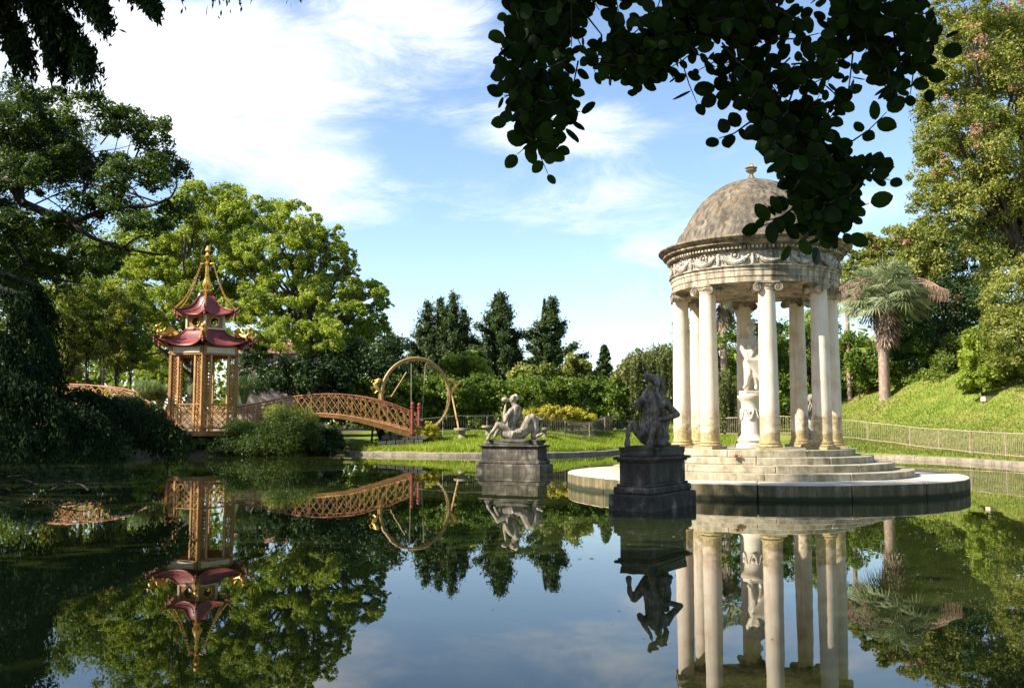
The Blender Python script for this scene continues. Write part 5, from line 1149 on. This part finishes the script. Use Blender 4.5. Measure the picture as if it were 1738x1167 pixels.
# camphor tree at the left, its limbs reaching into the picture
cl = []
for (px, py, rx, ry, dy) in [(20, 190, 70, 50, 0), (95, 240, 55, 40, 1), (150, 195, 45, 36, -.5), (215, 225, 45, 36, .5), (262, 235, 34, 36, 0), (285, 300, 34, 40, .5), (230, 300, 50, 32, -1), (150, 290, 60, 34, 1), (60, 310, 60, 36, 0), (10, 270, 50, 40, 1.5), (180, 350, 50, 22, 0), (110, 395, 60, 28, 1), (40, 400, 60, 36, 0), (300, 360, 26, 26, .8), (250, 385, 40, 16, -.6), (150, 450, 50, 26, .5), (70, 470, 50, 34, 1), (10, 480, 40, 40, 0), (190, 430, 26, 16, .5)]:
    Y_ = 25 + dy; c = P(px, py, Y_); cl.append((c.x, c.y, c.z, rx * S(Y_), rx * S(Y_) * 1.15, ry * S(Y_)))
for (x, y, z) in [(-17, 27, 8), (-19, 24, 9.5), (-16, 29, 10), (-20, 28, 7), (-18, 22, 7)]: cl.append((x, y, z, 2.2, 2.2, 1.6))
root = thing('camphor_tree', 'spreading camphor tree reaching in from the left edge with dark bare limbs', 'tree', (-18.5, 25.5, gz(-18.5, 25.5)))
p, o = clump_pts(fringe(cl, 40), 185000, sub=26, spread=.26, shell=.4); leaf_quads(p, o, .115, .45, .8, .4, M['leaf_camphor'], 'crown', root)
tb_ = Vector((-18.5, 25.5, 0)); MB().tube([tb_ - Vector((0, 0, .5)), tb_ + Vector((.2, 0, 2)), tb_ + Vector((.8, -.1, 4.2)), tb_ + Vector((1.2, 0, 6))], [.55, .42, .36, .3], 12).build('trunk', M['darkbark'], root, smooth=True)
def plimb(pts, r0, r1, Y, st_=None):
    w_ = ([st_] if st_ else []) + [P(x, y, Y + random.uniform(-.2, .2)) for x, y in pts]; w_ = cr(w_, 5); n = len(w_)
    MB().tube(w_, [r0 + (r1 - r0) * i / (n - 1) for i in range(n)], 7).build('limb', M['darkbark'], root, smooth=True); return w_
st_ = tb_ + Vector((.9, -.1, 4.6))
W1 = plimb([(-10, 318), (40, 345), (100, 368), (135, 372), (190, 352), (250, 350), (290, 335)], .16, .03, 25, st_)
plimb([(100, 368), (130, 385), (160, 405), (210, 420), (270, 432), (300, 425)], .09, .015, 25)
plimb([(210, 420), (230, 405), (250, 400), (275, 415)], .035, .01, 25)
plimb([(-10, 312), (20, 290), (70, 280), (110, 265), (150, 270), (175, 300)], .08, .015, 25.4, st_)
plimb([(-5, 345), (10, 390), (40, 440), (80, 470), (140, 480)], .1, .02, 25.2, st_)
plimb([(190, 352), (215, 300), (235, 255), (240, 225)], .05, .012, 25); plimb([(40, 345), (30, 280), (10, 210)], .06, .012, 25)
plimb([(290, 335), (300, 310), (285, 270)], .03, .01, 25)
for k in range(46):
    c = cl[k % 19]; s0 = W1[random.randint(2, len(W1) - 3)] if k % 2 else Vector(c[:3]) + Vector((-c[3], 0, -c[5] * .6)); limb(MB() if 0 else (m0 := MB()), s0, Vector(c[:3]) + Vector((random.uniform(-.6, .6) * c[3], 0, random.uniform(-.3, .6) * c[5])), .025, .006, .12, 5, 4) ; m0.build('twig', M['darkbark'], root)

# cedar: low boughs over the water and a bough in the top left corner
def cedar(name, label, base, boughs, top, nper, seed, nd=.11):
    r_ = np.random.default_rng(seed); root = thing(name, label, 'tree', base, 'cedars on the left bank'); base = Vector(base)
    MB().tube([base - Vector((0, 0, .5)), base.lerp(top, .4), base.lerp(top, .8), top], [.5, .4, .22, .08], 12).build('trunk', M['darkbark'], root, smooth=True)
    Pn, On, An = [], [], []
    for bg_ in boughs:
        pts, wdt, drop = bg_[0], bg_[1], bg_[2]; dn = bg_[3] if len(bg_) > 3 else 1
        ln_ = cr(pts, 6); n = len(ln_); MB().tube(ln_, [.11 - .085 * i / (n - 1) for i in range(n)], 6).build('bough', M['darkbark'], root, smooth=True)
        L_ = sum((b - a).length for a, b in zip(ln_, ln_[1:])); nsp = int(L_ * 34 * dn)
        for j in range(nsp):
            u = random.random() ** .85; p0 = at_x(ln_, u); sd_ = random.choice((-1, 1)); q = min(int(u * (n - 1)), n - 2); d = (ln_[q + 1] - ln_[q]).normalized(); s_ = d.cross(Vector((0, 0, 1))).normalized() * sd_
            out_ = (s_ * random.uniform(.2, 1) * wdt + d * random.uniform(.05, .6) * wdt); dr = drop * random.choice((.2, .35, .5, .7, 1.0, 1.25)) * random.uniform(.8, 1.1); k = int(nper * (dr + .5)); t = r_.random((k, 1))
            q_ = np.array(p0) + np.array(out_) * (1 - (1 - t) ** 1.6) * random.uniform(.7, 1.25) + np.array([[0, 0, -1.0]]) * dr * t ** 1.7 + r_.normal(size=(k, 3)) * (.025 + .05 * (1 - t)); Pn.append(q_)
            tg = np.array(out_) * (1 - t) * .8 + np.array([[0, 0, -1.0]]) * (.25 + dr * t * 1.4); An.append(tg + r_.normal(size=(k, 3)) * .32)
    p, a = np.concatenate(Pn), np.concatenate(An); a /= np.linalg.norm(a, axis=1)[:, None]; nn = r_.normal(size=p.shape); bb = np.cross(nn, a); bb /= np.linalg.norm(bb, axis=1)[:, None]
    s_ = nd * r_.uniform(.6, 1.4, (len(p), 1)); q = np.stack([p - a * s_ * .5, p + bb * s_ * .16, p + a * s_ * .5, p - bb * s_ * .16], 1)
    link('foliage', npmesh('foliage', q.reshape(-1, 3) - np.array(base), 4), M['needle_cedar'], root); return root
b0 = Vector((-18, 21, gz(-18, 21))); tp = Vector((-17.4, 21, 12))
bl = []
def bp(lst): return [Vector((-17.6, 21.2, lst[0][3]))] + [P(a, b, c) for a, b, c, _ in lst]
bl.append((bp([(60, 672, 22.5, 3.2), (140, 668, 23), (210, 690, 23), (270, 715, 23), (310, 738, 23)] if 0 else [(60, 672, 22.5, 3.2), (140, 668, 23, 0), (210, 688, 23, 0), (270, 712, 23, 0), (308, 735, 23, 0)]), .55, .55, 1.7))
bl.append((bp([(40, 700, 21, 2.4), (100, 690, 21, 0), (150, 700, 21, 0), (185, 730, 21, 0)]), .5, .9, 1.6))
bl.append((bp([(0, 490, 22, 6), (40, 520, 22, 0), (75, 570, 22, 0), (95, 625, 22, 0)]), .7, 1.5, 1.6))
bl.append((bp([(-40, 560, 21, 4.8), (10, 580, 21, 0), (50, 620, 21, 0)]), .7, 1.6, 1.8)); bl.append((bp([(-60, 640, 20, 3.4), (0, 640, 20, 0), (60, 660, 20, 0), (110, 700, 20, 0)]), .6, 1.1, 1.8))
bl.append((bp([(-60, 720, 19.5, 2), (0, 720, 19.5, 0), (60, 735, 19.5, 0)]), .7, .7, 1.5)); bl.append((bp([(60, 690, 23, 3), (150, 700, 24, 0), (230, 725, 24, 0), (285, 755, 24, 0)]), .5, .5, 1.4))
bl.append(([Vector((-17.8, 21.2, 4.5)), Vector((-19, 25, 4.5)), Vector((-19.5, 28, 3.8))], .8, 1.2)); bl.append(([Vector((-17.8, 21.2, 5.5)), Vector((-16, 23, 6)), Vector((-14.5, 24.5, 5.4))], .8, 1.4))
bl.append((bp([(20, 470, 23, 6.6), (60, 500, 23.5, 0), (80, 540, 24, 0)]), .6, 1.2))
cedar('cedar_tree', 'dark cedar whose low drooping boughs hang over the water at the left edge', b0, bl, tp, 17, 5)
dead = thing('fallen_branch', 'bare dead branches lying in the dark water below the cedar boughs', 'branch', tuple(P(60, 800, 22)))
for q in range(7):
    a = P(20 + q * 22, 796 + (q % 3) * 4, 22 + q % 3); a.z = .12; m0 = MB(); limb(m0, a, a + Vector((random.uniform(.8, 1.8) * (1 if q % 2 else -1), random.uniform(-.4, .4), random.uniform(-.12, .25))), .025, .008, .08, 5, 5); m0.build('branch', M['darkbark'], dead)
# second cedar: nearer, out of the picture at the left but for the tips in the corner; its crown shades the nearer triton
b1 = Vector((-12.6, 14.2, gz(-12.6, 14.2))); t1 = Vector((-12, 14.4, 16)); bl = []
def bq(z0, lst): return [Vector((-12.3, 14.3, z0))] + [P(*q) for q in lst]
bl.append((bq(7.6, [(-60, -60, 14.4), (20, -40, 14.4), (80, 0, 14.4), (120, 50, 14.4), (145, 85, 14.4)]), .42, .5, 2.6))
bl.append((bq(7.2, [(-60, -10, 14.8), (-10, 0, 14.8), (20, 35, 14.8), (40, 75, 14.8)]), .38, .5, 2.4)); bl.append((bq(8.2, [(60, -60, 14), (110, -40, 14), (150, -20, 14), (170, 5, 14)]), .4, .4, 2.4))
bl.append((bq(8.6, [(140, -60, 13.6), (200, -40, 13.6), (235, -22, 13.6), (255, -4, 13.6)]), .25, .22, 2.0)); bl.append((bq(7.4, [(30, -30, 14.6), (70, 20, 14.6), (95, 60, 14.6), (100, 85, 14.6)]), .4, .45, 2.4))
for k in range(16):
    z = 9.6 + k * .33; yy = 14.4 + 1.9 * math.sin(k * 2.4); xx = -4.2 - (k % 4) * 1.1
    bl.append(([Vector((-12.3, 14.4, z)), Vector((-9.5, (14.4 + yy) / 2, z + .5)), Vector((xx, yy, z + .1))], 1.15, .7, 1.4))
cedar('cedar_tree', 'tall dark cedar whose hanging bough tips fill the top left corner of the view', b1, bl, t1, 20, 6, nd=.12)

# ---------------------------------------------------------------- near tree: round leaflets overhead
near = thing('overhanging_tree', 'near tree whose dark round leaflets hang over the top right of the view', 'tree', (4.2, -.6, 0))
MB().tube([(4.2, -.6, -.6), (4.15, -.5, 1.5), (3.9, -.1, 3.2), (3.4, .8, 4.6)], [.24, .19, .16, .11], 12).build('trunk', M['bark'], near, smooth=True)
def in_poly(x, y, poly):
    c = False; j = len(poly) - 1
    for i in range(len(poly)):
        if (poly[i][1] > y) != (poly[j][1] > y) and x < (poly[j][0] - poly[i][0]) * (y - poly[i][1]) / (poly[j][1] - poly[i][1]) + poly[i][0]: c = not c
        j = i
    return c
OUT = [(835, -60), (850, 20), (856, 60), (862, 120), (850, 165), (868, 205), (885, 205), (925, 215), (930, 285), (955, 270), (962, 200), (1000, 150), (1060, 140), (1100, 150), (1165, 150), (1210, 160), (1225, 195), (1270, 215), (1290, 260),
       (1330, 290), (1345, 330), (1360, 370), (1380, 405), (1420, 405), (1450, 385), (1445, 330), (1425, 270), (1395, 225), (1425, 190), (1450, 150), (1490, 165), (1530, 165), (1545, 120), (1590, 80), (1560, 20), (1500, -60)]
tips = [(858, 60), (860, 122), (862, 205), (878, 262), (930, 295), (970, 205), (985, 190), (1075, 150), (1183, 175), (1220, 235), (1245, 165), (1290, 385), (1300, 375), (1345, 420), (1440, 400), (1510, 305), (1500, 290), (1545, 160), (1600, 80), (1605, 60), (1505, 190), (1440, 340), (1475, 345), (1575, 150), (880, 190), (945, 250), (1390, 420), (1480, 290), (1420, 245)]
root_b = Vector((3.4, .8, 4.6)); sprigs = []
def leaflet_mesh():
    us = [0, .1, .28, .5, .72, .9, 1]; ws = [0, .22, .36, .39, .33, .18, 0]; vs = []; fs = []
    for u, w in zip(us, ws): vs += [(-w, u - .5, -.03 * u), (0, u - .5, .04 * math.sin(math.pi * u)), (w, u - .5, -.03 * u)]
    for k in range(6):
        a = k * 3; fs += [(a, a + 1, a + 4, a + 3), (a + 1, a + 2, a + 5, a + 4)]
    fs[0] = (1, 4, 3); fs[1] = (1, 5, 4); fs[-2] = (15, 16, 19); fs[-1] = (16, 17, 19)
    me = bpy.data.meshes.new('leaf'); me.from_pydata(vs, [], fs); me.materials.append(M['leaf_near']); return me, np.array(vs), fs
LM, LV, LF = leaflet_mesh(); leaves = []
def add_sprig(a, b, size, nl):
    """pinnate twig a -> b with paired round leaflets and one at the tip"""
    mb_tw.tube([a, a.lerp(b, .5) + Vector((0, 0, -.01)), b], [.0035, .0025, .0015], 4)
    d = (b - a).normalized(); vw = (Vector((0, 0, 1.7)) - b).normalized()
    for i in range(nl + 1):
        tip = i == nl; u = 1.0 if tip else (i // 2 + .8) / (nl / 2 + .6); p = a.lerp(b, u); side = d.cross(vw).normalized() * (1 if i % 2 else -1)
        ax = d if tip else (side + d * random.uniform(.1, .5)).normalized(); s = size * random.uniform(.6, 1.15)
        nrm = (vw + Vector([random.uniform(-.95, .95) for _ in range(3)])).normalized(); ax = (ax - nrm * ax.dot(nrm)).normalized(); c = p + ax * s * .56
        x = ax.cross(nrm); leaves.append((c, Matrix((x, ax, nrm)).transposed().to_4x4(), s))
mb_tw = MB(); n_s = 0; tries = 0
hub = []
for (x0, y0, x1, y1, Yd, r0) in [(1120, -120, 900, 60, 3.0, .018), (900, 60, 905, 240, 3.0, .009), (1300, -140, 1250, 60, 3.2, .022), (1250, 60, 1330, 240, 3.2, .013), (1330, 240, 1400, 380, 3.2, .008), (1400, -140, 1480, 60, 3.1, .014), (1250, 0, 1080, 110, 3.05, .012), (1480, 60, 1560, 60, 3.1, .006), (1330, 200, 1440, 300, 3.15, .007)]:
    a, b = P(x0, y0, Yd), P(x1, y1, Yd + random.uniform(-.1, .1)); m0 = MB(); pts = limb(m0, a, b, r0, r0 * .5, .05, 6, 6); m0.build('branch', M['darkbark'], near, smooth=True); hub += [a.lerp(b, u / 6) for u in range(7)]
for (x0, y0) in ((1120, -120), (1300, -140), (1400, -140)):
    m0 = MB(); limb(m0, root_b, P(x0, y0, 3.1), .06, .02, .08); m0.build('branch', M['darkbark'], near, smooth=True)
while n_s < 330 and tries < 9000:
    tries += 1; x, y = random.uniform(830, 1600), random.uniform(-50, 430)
    if not in_poly(x, y, OUT): continue
    Yd = random.uniform(2.75, 3.5); b = P(x, y, Yd); h_ = min(hub, key=lambda q: (q - b).length); d = (h_ - b); 
    a = b + (d.normalized() + Vector((random.uniform(-.5, .5), random.uniform(-.3, .3), random.uniform(.1, .6)))).normalized() * .17; add_sprig(a, b, random.choice((.05, .056, .062)), 6); n_s += 1
    if n_s % 5 == 0: mb_tw.tube([h_, h_.lerp(a, .5), a], [.005, .004, .003], 4)
for _ in range(110):
    x, y = random.uniform(1300, 1470), random.uniform(235, 415)
    if in_poly(x, y, OUT):
        b = P(x, y, random.uniform(2.9, 3.4)); h_ = min(hub, key=lambda q: (q - b).length); a = b + ((h_ - b).normalized() + Vector((random.uniform(-.4, .4), 0, .3))).normalized() * .15; add_sprig(a, b, .05, 6)
for (x, y) in tips:
    b = P(x, y, 3.05); h_ = min(hub, key=lambda q: (q - b).length); a = b + ((h_ - b).normalized() + Vector((0, 0, .2))).normalized() * .15; add_sprig(a, b, .066, 4); mb_tw.tube([h_, h_.lerp(a, .6), a], [.004, .003, .003], 4)
prop(mb_tw.build('twigs', M['darkbark'], near), kind='stuff')
nl_ = near.location
def px_of(p):
    d = p - Vector((0, 0, H)); return d.y
leaves.sort(key=lambda q: (q[0].y))
sq = []
for i, (c, m_, s_) in enumerate(leaves):
    if i < 300 and False: pass
    if i % max(1, len(leaves) // 300) == 0 and i // max(1, len(leaves) // 300) < 300:
        o = bpy.data.objects.new('leaf', LM); COL.objects.link(o); o.parent = near; o.matrix_local = Matrix.Translation(c - nl_) @ m_ @ Matrix.Scale(s_, 4)
    else:
        mm = np.array(m_)[:3, :3]; sq.append((LV * s_) @ mm.T + np.array(c - nl_))
vv = np.concatenate(sq); fs = [[a + k * len(LV) for a in f] for k in range(len(sq)) for f in LF]
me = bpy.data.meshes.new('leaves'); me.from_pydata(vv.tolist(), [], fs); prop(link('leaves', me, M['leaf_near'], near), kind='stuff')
# the rest of its crown, over and behind the viewer
cl = []
for k in range(26):
    cl.append((random.uniform(-4.5, 5), random.uniform(-3.5, 2.6), random.uniform(4.4, 7.5), 1.3, 1.3, .8))
cl += [(-2.5, 2.4, 4.6, 1.3, 1.0, .7), (-1.2, 2.2, 4.5, 1.2, .9, .6), (0, 2.3, 4.6, 1.2, .9, .6), (1.5, 2.3, 4.5, 1.3, .9, .6), (-3.6, 1.6, 5.2, 1.3, 1.2, .9), (-1.6, 2.0, 5.6, 1.5, 1.2, .9), (.4, 2.0, 5.6, 1.4, 1.2, .9)]
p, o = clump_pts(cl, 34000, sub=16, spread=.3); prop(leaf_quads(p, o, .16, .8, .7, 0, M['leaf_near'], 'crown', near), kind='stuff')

# ---------------------------------------------------------------- grass and small things on the water
def grass(n, cond, h0, name, label, xr, yr, wbl=.03, gm='grass'):
    X = rng.uniform(*xr, n * 4); Y = rng.uniform(*yr, n * 4); k = cond(X, Y); X, Y = X[k][:n], Y[k][:n]; Z = height(X, Y); n = len(X)
    a = rng.uniform(0, 6.28, n); hh = h0 * rng.uniform(.5, 1.4, n); dx, dy = np.cos(a) * wbl, np.sin(a) * wbl; lx, ly = rng.normal(size=n) * hh * .35, rng.normal(size=n) * hh * .35
    q = np.stack([np.stack([X - dx, Y - dy, Z - .02], -1), np.stack([X + dx, Y + dy, Z - .02], -1), np.stack([X + lx, Y + ly, Z + hh], -1)], 1)
    o = link(name, npmesh(name, q.reshape(-1, 3), 3), M[gm]); prop(o, label, 'grass', kind='stuff')
grass(60000, lambda X, Y: (sdist(POND, X, Y) > .42) & (sdist(POND, X, Y) < 9), .13, 'lawn_grass', 'short sunlit lawn grass between the pond kerb and the dark railing', (-10, 13), (46, 60), .025)
grass(90000, lambda X, Y: (sdist(POND, X, Y) > .42), .10, 'hillside_grass', 'rough grass covering the sloping bank right of the temple', (16, 36), (34, 68), .03, 'hill_grass')
grass(5000, lambda X, Y: (np.abs(sdist(POND, X, Y) - .5) < .25), .28, 'shore_grass', 'longer grass tufts growing along the kerb at the lawn edge', (-9.5, 6), (46, 53), .02)
mb = MB()
for k in range(420):
    y = random.uniform(7, 34); x = random.uniform(-.5, .5) * y; r_ = random.uniform(.006, .02) * (y / 14) ** .5; a = random.uniform(0, 6)
    mb.add([(x + r_ * math.cos(a + i * 1.25), y + r_ * .8 * math.sin(a + i * 1.25), .004) for i in range(5)], [[0, 1, 2, 3, 4]])
prop(mb.build('floating_debris', M['leaf_dry']), 'tiny scattered specks of leaf litter floating all over the pond surface', 'leaf litter', kind='stuff')
for k in range(10):
    x, y = random.uniform(-4, 4), random.uniform(7.5, 15); a = random.uniform(0, 6); r_ = .018 + .012 * random.random()
    vs = [(x + r_ * (1.5 if i % 6 == 0 else 1) * math.cos(a + i * math.pi / 6), y + r_ * .7 * math.sin(a + i * math.pi / 6), .006 + .003 * math.sin(i)) for i in range(12)] + [(x, y, .004)]
    prop(MB().add(vs, [[i, (i + 1) % 12, 12] for i in range(12)]).build('floating_leaf', M['leaf_yellow']), 'tiny yellow leaf floating alone on the open water', 'leaf', 'fallen leaves on the pond')
